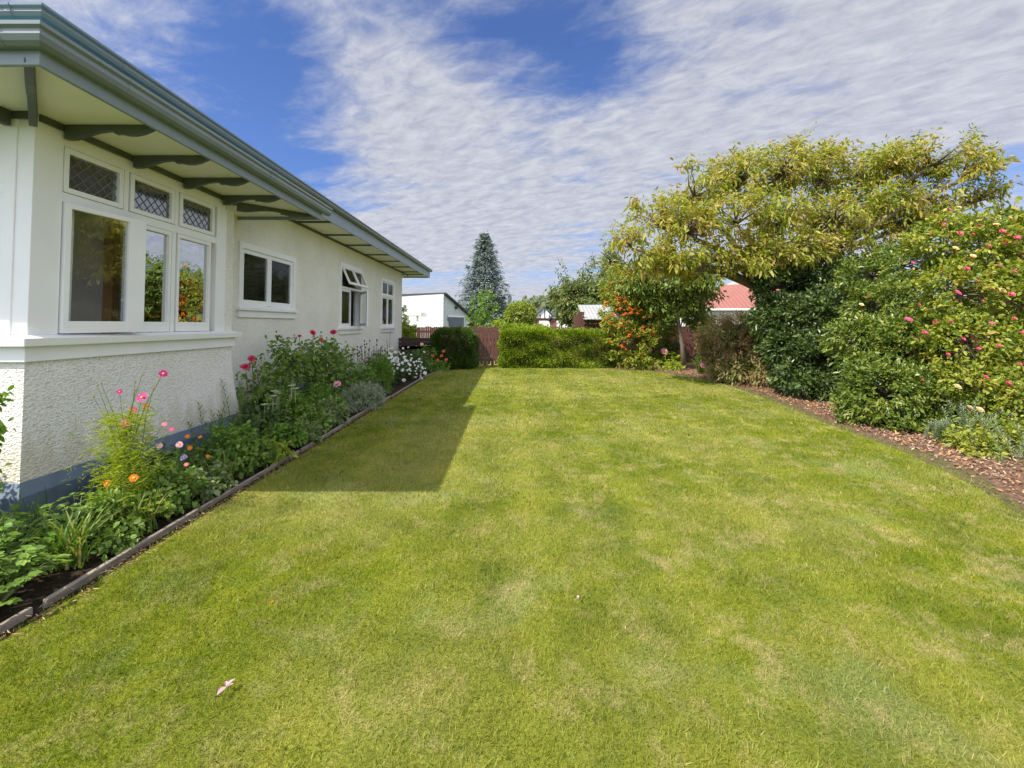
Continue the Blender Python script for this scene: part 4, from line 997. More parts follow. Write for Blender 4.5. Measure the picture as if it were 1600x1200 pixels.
FM = dict(cosmos=flower_mesh('f', 8, .036, .028, LM['magenta'], .2), cosmospale=flower_mesh('f', 8, .032, .026, LM['palepink'], .2), cosmospink=flower_mesh('f', 8, .036, .028, LM['pink'], .25), calendula=flower_mesh('f', 16, .026, .010, LM['orange'], .25, 1),
          rose=flower_mesh('f', 9, .055, .05, LM['rosepink'], .15, 4), coral=flower_mesh('f', 8, .05, .045, LM['coral'], .15, 4), pinkrose=flower_mesh('f', 6, .045, .045, LM['rosepink'], .35, 2), palerose=flower_mesh('f', 8, .055, .05, LM['palepink'], .15, 3), single=flower_mesh('f', 5, .055, .055, LM['pink'], .25, 1),
          apricot=flower_mesh('f', 6, .055, .055, LM['apricot'], .25, 2), anemone=flower_mesh('f', 6, .042, .036, LM['whitep'], .2), whiterose=flower_mesh('f', 8, .05, .05, LM['whitep'], .15, 3), lilac=flower_mesh('f', 7, .03, .024, LM['lilac'], .25))
CM = centre_mesh(.008); CMB = centre_mesh(.013)
def flower(parent, kind, p, face=None, s=1.0, centre=True, name='flower', label=None):
    o = bpy.data.objects.new(name, FM[kind]); COL.objects.link(o); o.parent = parent
    f = Vector(face) if face else Vector((.1, -.7, .6))
    f = (f.normalized() + Vector((random.uniform(-.35, .35), random.uniform(-.35, .35), random.uniform(-.2, .35)))).normalized()
    o.rotation_euler = f.to_track_quat('Z', 'Y').to_euler(); o.scale = (s, s, s)
    o.location = Vector(p) - Vector(parent.location)
    if label: o['label'] = label
    if centre:
        c = bpy.data.objects.new('centre', CMB if kind in ('single', 'apricot') else CM); COL.objects.link(c); c.parent = o; c.location = (0, 0, .004)
    return o

# ------------------------------------------------------------------ trees and shrubs
def shrub(name, label, cat, blobs, mat, ncl, per, L, aspect, spread, base=None, bark='bark2', r0=.06, group=None, tips=120, joints=None, trunk=None, **kw):
    b0 = base or (sum(b[0][0] for b in blobs) / len(blobs), sum(b[0][1] for b in blobs) / len(blobs), 0)
    t = thing(name, label, cat, b0, group)
    o, C = foliage('foliage' if cat != 'tree' else 'crown', mat, t, blobs, ncl, per, L, aspect, spread, **kw)
    J = joints or [Vector(b[0]) for b in blobs]
    idx = rng.choice(len(C), min(tips, len(C)), replace=False)
    branchwork('branches' if cat != 'tree' else 'trunk', M[bark], t, b0, [C[i] for i in idx], r0, J, trunk)
    return t
# --- cherry
CY_ = 12.6
cher = [pb(*a) for a in [
    (985, 372, 34, 20, 12.0, .9), (1030, 340, 42, 26, 12.4, 1.2), (1085, 296, 48, 32, 12.8, 1.4), (1150, 280, 50, 32, 12.8, 1.5), (1215, 268, 50, 34, 13.2, 1.5), (1285, 270, 54, 36, 13.2, 1.5),
    (1350, 268, 50, 34, 13.0, 1.4), (1405, 252, 44, 32, 12.6, 1.2), (1455, 246, 40, 30, 12.2, 1.1), (1500, 268, 34, 26, 12.0, .9), (1525, 300, 26, 20, 12.0, .7),
    (1075, 352, 52, 30, 11.6, 1.2), (1000, 404, 40, 22, 11.8, .9), (1150, 335, 54, 34, 11.6, 1.2), (1225, 335, 48, 34, 11.8, 1.1), (1305, 335, 46, 32, 12.0, 1.1), (1375, 312, 46, 28, 12.2, 1.1), (1445, 300, 42, 24, 12.4, .9),
    (1060, 402, 44, 24, 11.8, .9), (1125, 392, 40, 20, 11.8, .8), (1240, 385, 44, 24, 11.6, .8), (1300, 382, 40, 20, 11.8, .8), (1355, 360, 36, 20, 11.9, .7), (1420, 338, 34, 16, 12.0, .7), (1185, 385, 26, 22, 11.5, .6), (970, 430, 16, 14, 12.2, .5), (1490, 325, 26, 12, 12.0, .5), (1400, 362, 40, 20, 12.2, .7), (1455, 345, 32, 14, 12.2, .6), (1340, 392, 40, 18, 12.0, .7), (1165, 412, 30, 18, 11.3, .6), (1215, 405, 30, 16, 11.3, .6), (1100, 425, 30, 16, 11.6, .6),
    (1247, 226, 10, 13, 13, .35), (1150, 247, 12, 7, 12.8, .3), (1480, 210, 18, 9, 12.2, .3), (1516, 222, 11, 5, 12.1, .25), (1548, 246, 15, 7, 12.0, .25), (1310, 232, 18, 7, 13.0, .4), (1075, 266, 20, 9, 12.4, .4), (1000, 310, 14, 8, 12.2, .4)]]
base = (7.25, 12.9, 0)
shrub('cherry_tree', 'large spreading tree with drooping olive yellow leaves rising over the shrubs', 'tree', cher, LM['cherry'], 1600, 25, .115, .38, .24, base=base, bark='bark1', r0=.19,
      tips=520, trunk=[at(1215, 500, 12.8), at(1195, 455, 12.6)], shell=.35, up=.5, out=.8, droop=.38, patch=.55, gaps=.55, gf=.8,
      joints=[Vector(b[0]) - Vector((0, 0, .25)) for b in cher[:24]])
# --- blue spruce
def spruce():
    Y = 42; x0 = at(757, 500, Y)[0]; top = CAMZ + (510 - 368) * Y / F
    t = thing('blue_spruce', 'tall conical blue grey spruce beyond the fence', 'tree', (x0, Y, 0))
    mb = MB(); mb.tube([(x0, Y, 0), (x0, Y, top - .3)], [.28, .03], 8); P = []; D = []; N = []; Rn = []
    for i in range(46):
        z = .5 + (top - .6) * (i / 45) ** .92; f = 1 - (z - .5) / (top - .3)
        rad = .10 + 3.2 * f ** .86 * (1 - .25 * max(0, f - .8) / .2)
        nb = int(6 + 10 * f)
        for k in range(nb):
            a = 2 * math.pi * (k + random.random() * .7) / nb + i; rr = rad * random.uniform(.66, 1.22)
            dx, dy = math.cos(a), math.sin(a); rise = .35 * (1 - f) + .05
            e = Vector((x0 + dx * rr, Y + dy * rr, z + rr * (rise - .28 * f)))
            mb.tube([(x0, Y, z), (x0 + dx * rr * .5, Y + dy * rr * .5, z + rr * .5 * (rise - .38 * f)), tuple(e)], [.03, .02, .008], 4)
            for j in range(int(8 + 16 * f)):
                u = .25 + .78 * random.random() ** .7; b = Vector((x0 + dx * rr * u, Y + dy * rr * u, z + rr * u * (rise - .34 * f)))
                s = random.choice((-1, 1)); b += Vector((-dy, dx, 0)) * s * random.random() * .22 * rr * .5
                dd = Vector((dx, dy, .1)) + Vector((-dy, dx, 0)) * s * random.uniform(.1, .9) + Vector((0, 0, random.uniform(-.55, .25)))
                P.append(b); D.append(dd); N.append((random.uniform(-.5, .5), random.uniform(-.6, .2), 1)); Rn.append(min(1, max(0, random.gauss(.5 + .3 * (u - .6), .2))))
    for k in range(40):
        P.append((x0, Y, top - .5 - random.random() * .5)); D.append((random.uniform(-.4, .4), random.uniform(-.4, .4), 1)); N.append((random.uniform(-1, 1), -1, .2)); Rn.append(.6)
    P = np.array([tuple(p) for p in P]); D = unit(np.array([tuple(d) for d in D])); n = len(P)
    k = np.repeat(np.arange(n), 2); P2 = P[k] + rng.normal(size=(2 * n, 3)) * .06; D2 = unit(D[k] + rng.normal(size=(2 * n, 3)) * .35)
    leaf_obj('crown', LM['spruce'], t, P2, D2, unit(np.array(N)[k] + rng.normal(size=(2 * n, 3)) * .3), .30 * (.6 + .7 * rng.random(2 * n)), .085, np.array(Rn)[k] * .8 + .2 * rng.random(2 * n), droop=.2)
    mb.build('trunk', M['bark2'], t)
spruce()
# --- background trees and bushes
ap = [pb(*a) for a in [(905, 470, 40, 30, 24), (940, 445, 30, 34, 24), (890, 488, 18, 22, 24), (925, 490, 42, 24, 23.6), (868, 462, 9, 10, 24.4), (892, 450, 14, 10, 24), (952, 410, 12, 24, 24.4)]]
shrub('apple_tree', 'loose olive green fruit tree with upright shoots behind the fence', 'tree', ap, LM['apple'], 620, 22, .15, .5, .28, base=(at(908, 500, 24.2)[0], 24.2, 0), bark='bark1', r0=.12, tips=200, trunk=[at(905, 505, 24.2)], shell=.35, droop=.3)
def shoots(t, root_px, Y, lst, mat):
    P = []; mb = MB()
    for (x0, y0, x1, y1) in lst:
        a, b = at(x0, y0, Y), at(x1, y1, Y); mb.tube([a, (a + b) / 2 + Vector((.05, 0, .05)), b], [.03, .02, .008], 4)
        for k in range(46):
            u = k / 46; P.append(tuple(a + (b - a) * u + Vector((random.gauss(0, .09), random.gauss(0, .09), random.gauss(0, .06)))))
    P = np.array(P); leaf_obj('shoot_leaves', mat, t, P, unit(rand_dir(len(P)) + np.array([0, 0, .3])), unit(rand_dir(len(P)) + np.array([0, -.5, .8])), .16, .075)
    mb.build('shoots', M['bark1'], t)
shoots(bpy.data.objects['apple_tree'], None, 24, [(890, 460, 877, 405), (885, 455, 868, 420), (905, 450, 912, 412), (930, 420, 925, 398), (945, 430, 943, 374), (955, 420, 958, 385), (915, 450, 902, 422), (872, 470, 858, 448)], LM['apple'])
def bush(name, label, px, py, rx, rz, Y, mat, ncl=120, per=22, L=.10, aspect=.5, group=None, cat='shrub', **kw):
    b = [pb(px, py, rx, rz, Y)]
    c = b[0][0]
    if c.z > b[0][1][2]: b.append((Vector((c.x, c.y, c.z * .45)), (b[0][1][0] * .8, b[0][1][1] * .8, c.z * .5)))
    return shrub(name, label, cat, b, mat, ncl, per, L, aspect, rx * Y / F * .2, tips=30, r0=.05, **kw)
bt = [pb(813, 492, 24, 19, 24)]; bt.append((Vector((bt[0][0].x, 24, .75)), (.8, .8, .75)))
shrub('round_bush', 'neatly clipped round bush standing beyond the brown fence', 'shrub', bt, LM['topiary'], 900, 16, .085, .5, .07, shell=.86, tips=40, r0=.08)
bush('leafy_tree', 'bright green young tree growing at the foot of the blue spruce', 757, 480, 20, 26, 31, LM['mid'], 150, 20, .14, shell=.3, cat='tree')
bush('leafy_tree', 'small rounded green tree left of the round clipped bush base', 742, 497, 11, 14, 29, LM['mid'], 80, 20, .13, shell=.3, cat='tree')
bush('garden_bush', 'yellow lime bush above the brown fence below the spruce', 786, 507, 17, 7, 25, LM['lime'], 90, 18, .12, shell=.3)
bush('garden_bush', 'pale green bush above the brown fence right of the garage', 765, 510, 13, 5, 25.5, LM['pale'], 60, 18, .12, shell=.3)
bush('garden_bush', 'lime green bush at the far corner of the house', 636, 520, 14, 20, 20.3, LM['lime'], 130, 20, .09, shell=.3)
bush('garden_bush', 'olive bush beside the garage porch near the house corner', 628, 497, 9, 20, 27, LM['apple'], 80, 20, .12, shell=.3)
bush('garden_bush', 'low green bush in front of the pale gabled houses', 852, 514, 12, 4, 26, LM['fresh'], 80, 18, .1, shell=.3)
bush('leafy_tree', 'yellow green tree behind the red roofed shed', 1122, 475, 24, 34, 33, LM['lime'], 200, 20, .2, shell=.3, cat='tree')
bush('leafy_tree', 'dark green tree in the gap left of the red roof', 1092, 470, 26, 40, 29, LM['slim'], 200, 20, .18, shell=.3, cat='tree')
bush('leafy_tree', 'bushy tree beyond the pyracantha in the back corner', 1000, 478, 40, 36, 27, LM['slim'], 260, 20, .18, shell=.3, cat='tree')
# trees beyond the right boundary fence so nothing ends in empty ground there
for i, (x, y, r_, h, mk, lb) in enumerate([(14, 20, 2.2, 4.2, 'slim', 'dark tree over the right boundary behind the camellia'), (15, 13, 2.5, 4.4, 'apple', 'olive tree over the right boundary behind the glossy shrub'), (13.5, 7, 2.3, 4.0, 'slim', 'green tree over the right boundary behind the climbing rose')]):
    shrub('leafy_tree', lb, 'tree', [(Vector((x, y, h - r_ * .7)), (r_, r_, r_ * .8)), (Vector((x + 1, y + .6, h * .45)), (r_ * .9, r_, h * .4))], LM[mk], 240, 20, .2, .5, .4, tips=50, r0=.12, shell=.4)

# --- hedges
def hedge(label, x0, x1, y0, y1, z1, mat, n, L, rr=.22, lump=.05, extra=None):
    t = thing('hedge', label, 'hedge', ((x0 + x1) / 2, (y0 + y1) / 2, 0))
    cx, cy, cz = (x0 + x1) / 2, (y0 + y1) / 2, z1 / 2; hx_, hy2, hz_ = (x1 - x0) / 2, (y1 - y0) / 2, z1 / 2
    a = np.array([hy2 * hz_, hx_ * hz_, hx_ * hy2 * 1.0]); a = a / a.sum(); ax = rng.choice(3, n, p=a); P = rng.uniform(-1, 1, (n, 3)) * np.array([hx_, hy2, hz_]); s = rng.choice([-1., 1.], n)
    s[ax == 2] = 1; s[(ax == 1) & (rng.random(n) < .8)] = -1
    for k, h in enumerate((hx_, hy2, hz_)): P[ax == k, k] = s[ax == k] * h
    inner = np.clip(P, [-hx_ + rr, -hy2 + rr, -hz_ * 2], [hx_ - rr, hy2 - rr, hz_ - rr]); d = P - inner; dn = unit(d); m_ = np.linalg.norm(d, axis=1) > rr
    P[m_] = inner[m_] + dn[m_] * rr
    Nn = unit(dn + 1e-6)
    q = P * np.array([1, 1, 1]); lum = lump * .48 * sum(np.sin(q @ (rand_dir(1)[0] * w_) + 6.28 * rng.random()) for w_ in (3, 5, 8, 12, 16, 21, 27))
    P = P + Nn * (lum - .10 * rng.random(n) ** 2 - .0)[:, None] + rng.normal(size=(n, 3)) * .012 + np.array([cx, cy, cz]); P[:, 2] = np.maximum(P[:, 2], .02)
    D = unit(Nn * .9 + rand_dir(n) * .7 + np.array([0, 0, .35])); NN = unit(rand_dir(n) * .8 + Nn * .5 + np.array([0, 0, .4]))
    r_ = np.clip(.45 + .25 * rng.normal(size=n) + lum * 2.5, 0, 1)
    k2 = (rng.random(n) < .03) & (P[:, 2] > z1 * .8); P[k2, 2] += .09 * rng.random(int(k2.sum()))
    leaf_obj('foliage', mat, t, P, D, NN, L * (.6 + .8 * rng.random(n)), L * .45, r_, droop=.1)
    # twig mass inside
    mb = MB(); k = 0
    for i in range(int(hx_ * 25)):
        bx_ = cx + random.uniform(-hx_ + .15, hx_ - .15); by_ = cy + random.uniform(-hy2 + .35, hy2 - .3)
        mb.tube([(bx_, by_, 0), (bx_ + random.uniform(-.15, .15), by_ + random.uniform(-.15, .15), z1 * .5), (bx_ + random.uniform(-.3, .3), by_ + random.uniform(-.25, .25), z1 - .12)], [.02, .015, .006], 4)
    mb.build('branches', M['bark2'], t)
    return t
hx0, hx1 = at(673, 560, 16.6)[0], at(741, 560, 16.6)[0]
hedge('dark green rounded clipped hedge left of the garden gate', hx0, hx1, 16.45, 17.7, 1.40, LM['hedged'], 42000, .06, .33, .04)
hx0, hx1 = at(781, 560, 17.0)[0], at(962, 560, 17.2)[0]
hedge('long bright green clipped hedge right of the garden gate', hx0, hx1, 16.95, 17.95, 1.36, LM['hedge'], 62000, .062, .26, .075)
hedge('taller clipped hedge top showing behind the long hedge beside the gate', hx0 + .05, hx0 + 1.75, 18.0, 18.6, 1.56, LM['hedge'], 9000, .065, .2, .04)

# --- pyracantha with berries
py_ = [pb(*a) for a in [(962, 452, 22, 30, 17.0), (968, 490, 30, 34, 16.9), (995, 500, 38, 40, 17.2), (985, 535, 34, 30, 16.9), (1015, 545, 26, 28, 17.0), (1000, 562, 30, 14, 16.8), (1030, 520, 24, 40, 17.6), (972, 562, 14, 14, 16.9)]]
t = shrub('pyracantha', 'tall yellow green shrub covered with orange berries at the end of the hedge', 'shrub', py_, LM['pyra'], 1300, 22, .085, .42, .12, gaps=.3, shell=.6, tips=120, bark='bark1')
def berries():
    bm = bmesh.new()
    for k in range(26):
        d = Vector((random.gauss(0, .034), random.gauss(0, .034), random.gauss(0, .022))); bmesh.ops.create_icosphere(bm, subdivisions=1, radius=.017, matrix=Matrix.Translation(d))
    me = bpy.data.meshes.new('berry_cluster'); bm.to_mesh(me); bm.free(); me.materials.append(LM['berry'])
    a = me.attributes.new('rnd', 'FLOAT', 'POINT'); a.data.foreach_set('value', np.repeat(rng.random(26), len(me.vertices) // 26).astype(np.float32)); return me
BM = berries()
for k in range(84):
    px = random.gauss(968, 16) if k < 60 else random.gauss(985, 22); py2 = random.gauss(482, 26) if k < 60 else random.gauss(515, 24)
    p = hit(px, py2, py_, -.03)
    if p is None: continue
    o = bpy.data.objects.new('berry_cluster', BM); COL.objects.link(o); o.parent = t; o.location = p - Vector(t.location); o.rotation_euler = (0, 0, random.random() * 6); s = random.uniform(.4, .95); o.scale = (s, s, s)
# --- slender trunked tree
sl = [pb(*a) for a in [(1000, 440, 40, 36, 16.8), (1050, 430, 48, 34, 16.5), (1095, 425, 36, 26, 16.3), (1030, 480, 36, 30, 17.0), (1075, 470, 36, 28, 17.0), (1105, 455, 20, 20, 16.6), (1000, 480, 26, 26, 17.4), (1022, 512, 26, 22, 17.3), (1090, 500, 20, 16, 17.3)]]
b0 = G(1069, 577); b0 = Vector((b0.x, b0.y, 0))
shrub('slender_tree', 'small tree on a single pale slanting trunk at the end of the lawn', 'tree', sl, LM['slim'], 900, 22, .11, .45, .22, base=tuple(b0), bark='bark1', r0=.085, trunk=[at(1066, 540, b0.y), at(1059, 500, b0.y), at(1055, 478, b0.y)], tips=220, shell=.35, droop=.35)
# --- japanese maple
mp_ = [pb(*a) for a in [(1122, 525, 28, 20, 13.4), (1155, 512, 32, 20, 13.2), (1185, 520, 26, 24, 13.0), (1112, 550, 20, 16, 13.6), (1160, 548, 36, 20, 12.8), (1195, 560, 26, 24, 12.4), (1150, 580, 34, 16, 12.6), (1190, 590, 20, 14, 12.0), (1122, 578, 22, 14, 13.2)]]
shrub('weeping_maple', 'weeping brownish red lace leaf maple in front of the slender tree', 'shrub', mp_, LM['maple'], 760, 24, .10, .30, .16, base=(mp_[4][0].x, 13.2, 0), bark='bark2', r0=.05, tips=160, shell=.55, droop=.4, out=.9, patch=.7, zmin=.08)
# --- camellia
ca = [pb(*a) for a in [(1225, 452, 42, 34, 11.6), (1285, 435, 48, 34, 11.8), (1338, 428, 40, 32, 11.8), (1215, 500, 38, 34, 11.3), (1275, 495, 55, 42, 10.9), (1330, 490, 45, 45, 10.8), (1235, 545, 42, 34, 10.9), (1290, 560, 52, 40, 10.4), (1255, 590, 42, 26, 10.4), (1310, 590, 30, 30, 9.9), (1275, 602, 26, 18, 9.9)]]
shrub('camellia', 'dense dark green glossy shrub beneath the spreading tree', 'shrub', ca, LM['camellia'], 2100, 22, .088, .46, .14, shell=.58, gaps=.35, gf=1.3, tips=160, r0=.09, patch=.45, out=1.0)
# --- glossy green shrub
gs = [pb(*a) for a in [(1365, 432, 46, 32, 9.6), (1410, 415, 44, 34, 9.6), (1385, 480, 56, 44, 8.8), (1345, 535, 46, 44, 8.4), (1420, 540, 56, 50, 8.0), (1345, 595, 36, 40, 7.9), (1385, 615, 50, 44, 7.4), (1440, 620, 50, 44, 7.3), (1350, 645, 38, 26, 7.6), (1395, 660, 40, 20, 7.2), (1455, 665, 30, 18, 7.0)]]
shrub('glossy_shrub', 'bright green glossy leaved shrub between the dark camellia and the climbing rose', 'shrub', gs, LM['glossy'], 2400, 22, .064, .42, .10, shell=.6, gaps=.35, gf=1.6, tips=180, r0=.07, patch=.5, out=.95)
# --- climbing rose
cr_ = [pb(*a) for a in [(1440, 392, 30, 30, 8.2), (1475, 385, 46, 42, 8.0), (1530, 385, 50, 44, 7.8), (1595, 390, 54, 46, 7.8), (1660, 395, 60, 60, 7.8), (1500, 460, 60, 50, 7.5), (1580, 470, 66, 56, 7.3), (1660, 480, 66, 66, 7.2), (1510, 540, 56, 46, 7.1), (1590, 560, 62, 52, 6.9), (1670, 580, 62, 62, 6.8), (1520, 600, 46, 36, 6.8), (1590, 630, 52, 40, 6.5), (1660, 660, 52, 40, 6.3), (1560, 668, 36, 22, 6.3), (1545, 345, 30, 10, 7.9), (1480, 346, 22, 10, 8.0)]]
t = shrub('climbing_rose', 'tall yellow green climbing rose bush with pink blooms at the right edge', 'shrub', cr_, LM['rose'], 2400, 21, .06, .55, .11, shell=.58, gaps=.35, gf=1.6, tips=200, r0=.06, patch=.55, out=.9, bark='bark1')
pk = [(1590, 350), (1570, 380), (1598, 400), (1585, 425), (1560, 415), (1500, 365), (1535, 470), (1580, 460), (1510, 490), (1550, 505), (1598, 520), (1470, 425), (1445, 520), (1505, 530), (1560, 540), (1575, 600), (1540, 590), (1462, 346), (1475, 350), (1454, 366), (1520, 366), (1566, 362), (1576, 367), (1592, 370), (1544, 384), (1426, 411), (1525, 439), (1497, 457), (1551, 452), (1485, 327), (1436, 476), (1356, 464), (1420, 499), (1461, 504), (1486, 502), (1570, 509), (1584, 497), (1529, 545), (1481, 554), (1594, 569), (1441, 594), (1588, 372), (1530, 352), (1597, 356), (1510, 420), (1474, 356)]
for x, y in pk:
    p = hit(x, y, cr_ + gs, -.07)
    if p: flower(t, random.choice(['pinkrose', 'pinkrose', 'pinkrose', 'single']), p, s=random.choice([.5, .65, .75, .9, 1.15]) * random.uniform(.9, 1.15), centre=False, name='rose_bloom')
for x, y in [(1499, 324), (1579, 341), (1520, 400), (1557, 351), (1346, 476), (1516, 637), (1531, 640), (1566, 454), (1493, 388), (1496, 604)]:
    p = hit(x, y, cr_ + gs, -.07)
    if p: flower(t, 'apricot', p, s=random.uniform(.7, 1.0), centre=True, name='rose_bloom', label='apricot white bloom')
# thin shoots above the rose
shoots(t, None, 7.9, [(1560, 350, 1567, 322), (1585, 350, 1590, 328), (1600, 350, 1603, 330)], LM['rose'])

# ------------------------------------------------------------------ small border plants
def strap(label, x, y, h, r_, n=46, mat='strap', w=.016, name='strap_plant', group=None, lean=.8, cat='plant'):
    t = thing(name, label, cat, (x, y, 0), group); V = []; Fq = []; rn = []
    for i in range(n):
        a = random.uniform(0, 2 * math.pi); b = Vector((x + random.gauss(0, .05), y + random.gauss(0, .05), 0)); d = Vector((math.cos(a), math.sin(a), 0)); s = Vector((-d.y, d.x, 0))
        hh = h * random.uniform(.6, 1.1); rr = r_ * random.uniform(.3, 1.1) * lean; ww = w * random.uniform(.7, 1.2); tip = random.uniform(.15, .6) if random.random() < .5 else 0; k = len(V)
        for j in range(7):
            u = j / 6; z = hh * (u * 1.25 - (.25 + tip * .6) * u * u * u); wv = ww * (1 - u ** 2.2) + .001
            c = b + d * rr * u ** 1.4 + Vector((0, 0, z)); V += [tuple(c - s * wv / 2), tuple(c + s * wv / 2)]
        Fq += [(k + 2 * j, k + 2 * j + 1, k + 2 * j + 3, k + 2 * j + 2) for j in range(6)]; rn += [random.random() ** 1.3] * 14
    np_mesh('leaves', V, Fq, rn, LM[mat], t); return t
def mound(label, x, y, h, r_, mat, L=.05, aspect=.6, ncl=90, per=12, name='border_plant', group=None, ry=None, droop=.25, shell=.35, up=.8, flat=1.0, stems=True, spread=None, cat='plant'):
    t = thing(name, label, cat, (x, y, 0), group); ry = ry or r_
    bl_ = [(Vector((x, y, h * .42)), (r_, ry, h * .58))]
    o, C = foliage('leaves', LM[mat], t, bl_, ncl, per, L, aspect, spread or L * 1.1, shell=shell, up=up, droop=droop, patch=.5)
    if stems:
        mb = MB()
        for i in range(0, len(C), 3):
            c = Vector(C[i]); b = Vector((x + (c.x - x) * .25, y + (c.y - y) * .25, -.01)); mb.tube([b, (b + c) / 2 + Vector((0, 0, .02)), c], [.005, .004, .002], 4)
        mb.build('stems', stemg, t)
    return t
def lobed(label, x, y, h, r_, mat, nl=40, size=.075, name='leafy_plant', stemlen=1.0, group=None):
    """stalked leaves, each of several rounded leaflets"""
    t = thing(name, label, 'plant', (x, y, 0), group); P = []; D = []; N = []; W2 = []; rn = []; mb = MB()
    for i in range(nl):
        a = random.uniform(0, 2 * math.pi); q = random.random() ** .6; c = Vector((x + math.cos(a) * r_ * q, y + math.sin(a) * r_ * q, h * random.uniform(.45, 1.0) * (1 - .45 * q * q)))
        b = Vector((x + math.cos(a) * r_ * q * .2, y + math.sin(a) * r_ * q * .2, 0)); mb.tube([b, b + (c - b) * .5 + Vector((0, 0, .04)), c], [.004, .003, .002], 4)
        out = Vector((math.cos(a), math.sin(a), .25)).normalized(); nrm = Vector((out.x * .35 + random.gauss(0, .2), out.y * .35 + random.gauss(0, .2), 1)).normalized(); sd = out.cross(nrm).normalized(); r0_ = random.random()
        for g_ in range(3):                       # three leaflets, each three lobes
            an = (g_ - 1) * 1.05; dl = (out * math.cos(an) + sd * math.sin(an)).normalized(); b2 = c + dl * size * .25; s2 = dl.cross(nrm).normalized()
            for l in range(3):
                an2 = (l - 1) * .55; d2 = dl * math.cos(an2) + s2 * math.sin(an2); P.append(tuple(b2)); D.append(tuple(d2)); N.append(tuple(nrm)); W2.append(size * (1 if l == 1 else .85) * random.uniform(.85, 1.15)); rn.append(.65 * r0_ + .35 * random.random())
    W2 = np.array(W2); leaf_obj('leaves', LM[mat], t, np.array(P), np.array(D), np.array(N), W2, W2 * .52, np.array(rn), droop=.25, fold=.15, wide=(.4, .55)); mb.build('stems', stemg, t); return t
def spires(label, x, y, h, n, mat, L=.05, aspect=.18, r_=.15, name='spire_plant', per=60, up=.6, wand=.03):
    t = thing(name, label, 'plant', (x, y, 0)); P = []; D = []; N = []; mb = MB()
    for i in range(n):
        bx_ = x + random.gauss(0, r_ * .4); by_ = y + random.gauss(0, r_ * .5); hh = h * random.uniform(.65, 1.0); lx, ly = random.gauss(0, r_ * .5), random.gauss(0, r_ * .5); pts = [(bx_ + lx * u * u, by_ + ly * u * u, hh * u) for u in (0, .5, 1)]
        mb.tube(pts, [.005, .004, .002], 4)
        for k in range(per):
            u = .08 + .92 * k / per; a = k * 2.4; s = .55 + .6 * (1 - u); P.append((bx_ + lx * u * u, by_ + ly * u * u, hh * u)); D.append((math.cos(a) * s, math.sin(a) * s, up)); N.append((-math.cos(a) * .5, -math.sin(a) * .5, 1))
    n_ = len(P); leaf_obj('leaves', LM[mat], t, np.array(P), np.array(D), np.array(N), L * (.7 + .5 * rng.random(n_)), L * aspect, droop=.1); mb.build('stems', stemg, t); return t

lobed('low leafy clump with rounded lobed leaves nearest the camera in the flower bed', -2.95, 2.60, .34, .32, 'mid', 105, .058)
lobed('lobed leaf clump against the strap leaves at the left edge', -3.3, 2.95, .34, .34, 'fresh', 80, .055)
strap('arching strap leaved clump nearest the camera', -2.95, 3.12, .38, .34, 80)
strap('second strap leaved clump, behind the nearest one, at the left edge', -3.25, 2.75, .36, .36, 60)
lobed('dark divided leaved clump beside the blue grey plinth', -3.3, 3.55, .30, .30, 'mid', 70, .05)
strap('dark upright blades close to the plinth corner', -3.55, 3.5, .38, .10, 14, 'dark', .012)
strap('grassy clump at the foot of the tall feathery plant', -2.86, 3.62, .30, .22, 70, w=.011)
mound('rounded olive geranium clump in front of the pink flowers', -2.98, 4.05, .34, .24, 'mid', .045, .8, 110, 10)
mound('mottled green clump by the edging between two grassy tufts', -2.86, 4.35, .28, .2, 'pale', .04, .8, 60, 10)
strap('loose grassy tuft with pale arching blades near the edging', -2.88, 4.62, .36, .26, 44, w=.009)
mound('dark green leafy clump in the middle of the flower bed', -2.98, 5.15, .40, .30, 'mid', .05, .75, 150, 11)
lobed('divided leaved clump behind the dark middle clump', -3.35, 4.75, .38, .30, 'mid', 60, .05)
spires('tall upright stems with narrow leaves beside the bay plinth', -3.42, 5.45, .68, 10, 'mid', .07, .16, .2)
spires('tallest narrow leaved stems at the corner of the bay', -3.66, 6.3, .88, 9, 'mid', .07, .16, .16)
spires('bushy rosemary like stems in front of the bay corner', -3.2, 5.6, .55, 16, 'dark', .045, .15, .3)
mound('broad dark clump below the bay corner', -3.3, 6.1, .5, .35, 'dark', .06, .7, 120, 10)
mound('green leafy clump by the edging below the rose', -2.95, 5.95, .36, .26, 'fresh', .045, .7, 110, 10)
mound('second leafy clump by the edging below the rose', -2.98, 6.75, .38, .3, 'mid', .05, .7, 120, 10)
mound('pale alchemilla like mound with frothy leaves by the edging', -2.92, 7.4, .40, .30, 'pale', .045, .8, 130, 10)
mound('yellow green ferny mound in front of the rose bush', -3.3, 8.0, .55, .35, 'fresh', .07, .22, 140, 14)
mound('dark glossy clump under the rose bush', -3.6, 7.3, .55, .45, 'dark', .08, .6, 140, 10)
mound('grey green clump beside the silver bush', -3.2, 7.2, .42, .3, 'mid', .05, .5, 110, 10)
t = spires('pale green sedum with flat flower heads in front of the rose', -3.22, 6.45, .78, 9, 'pale', .06, .4, .3, per=26)
mb = MB()
for k in range(9):
    c = Vector((-3.22 + random.gauss(0, .16), 6.45 + random.gauss(0, .2), .62 + random.uniform(-.15, .17)))
    mb.tube([(c.x, c.y, c.z - .2), tuple(c)], .004, 4)
    for j in range(20):
        a = j * 2.4; q = .012 * math.sqrt(j); mb.tube([(c.x, c.y, c.z - .02), (c.x + q * math.cos(a), c.y + q * math.sin(a), c.z)], [.002, .008], 4)
mb.build('flower_heads', paint('sedum heads', (.34, .40, .20), .8, .2, 30), t)
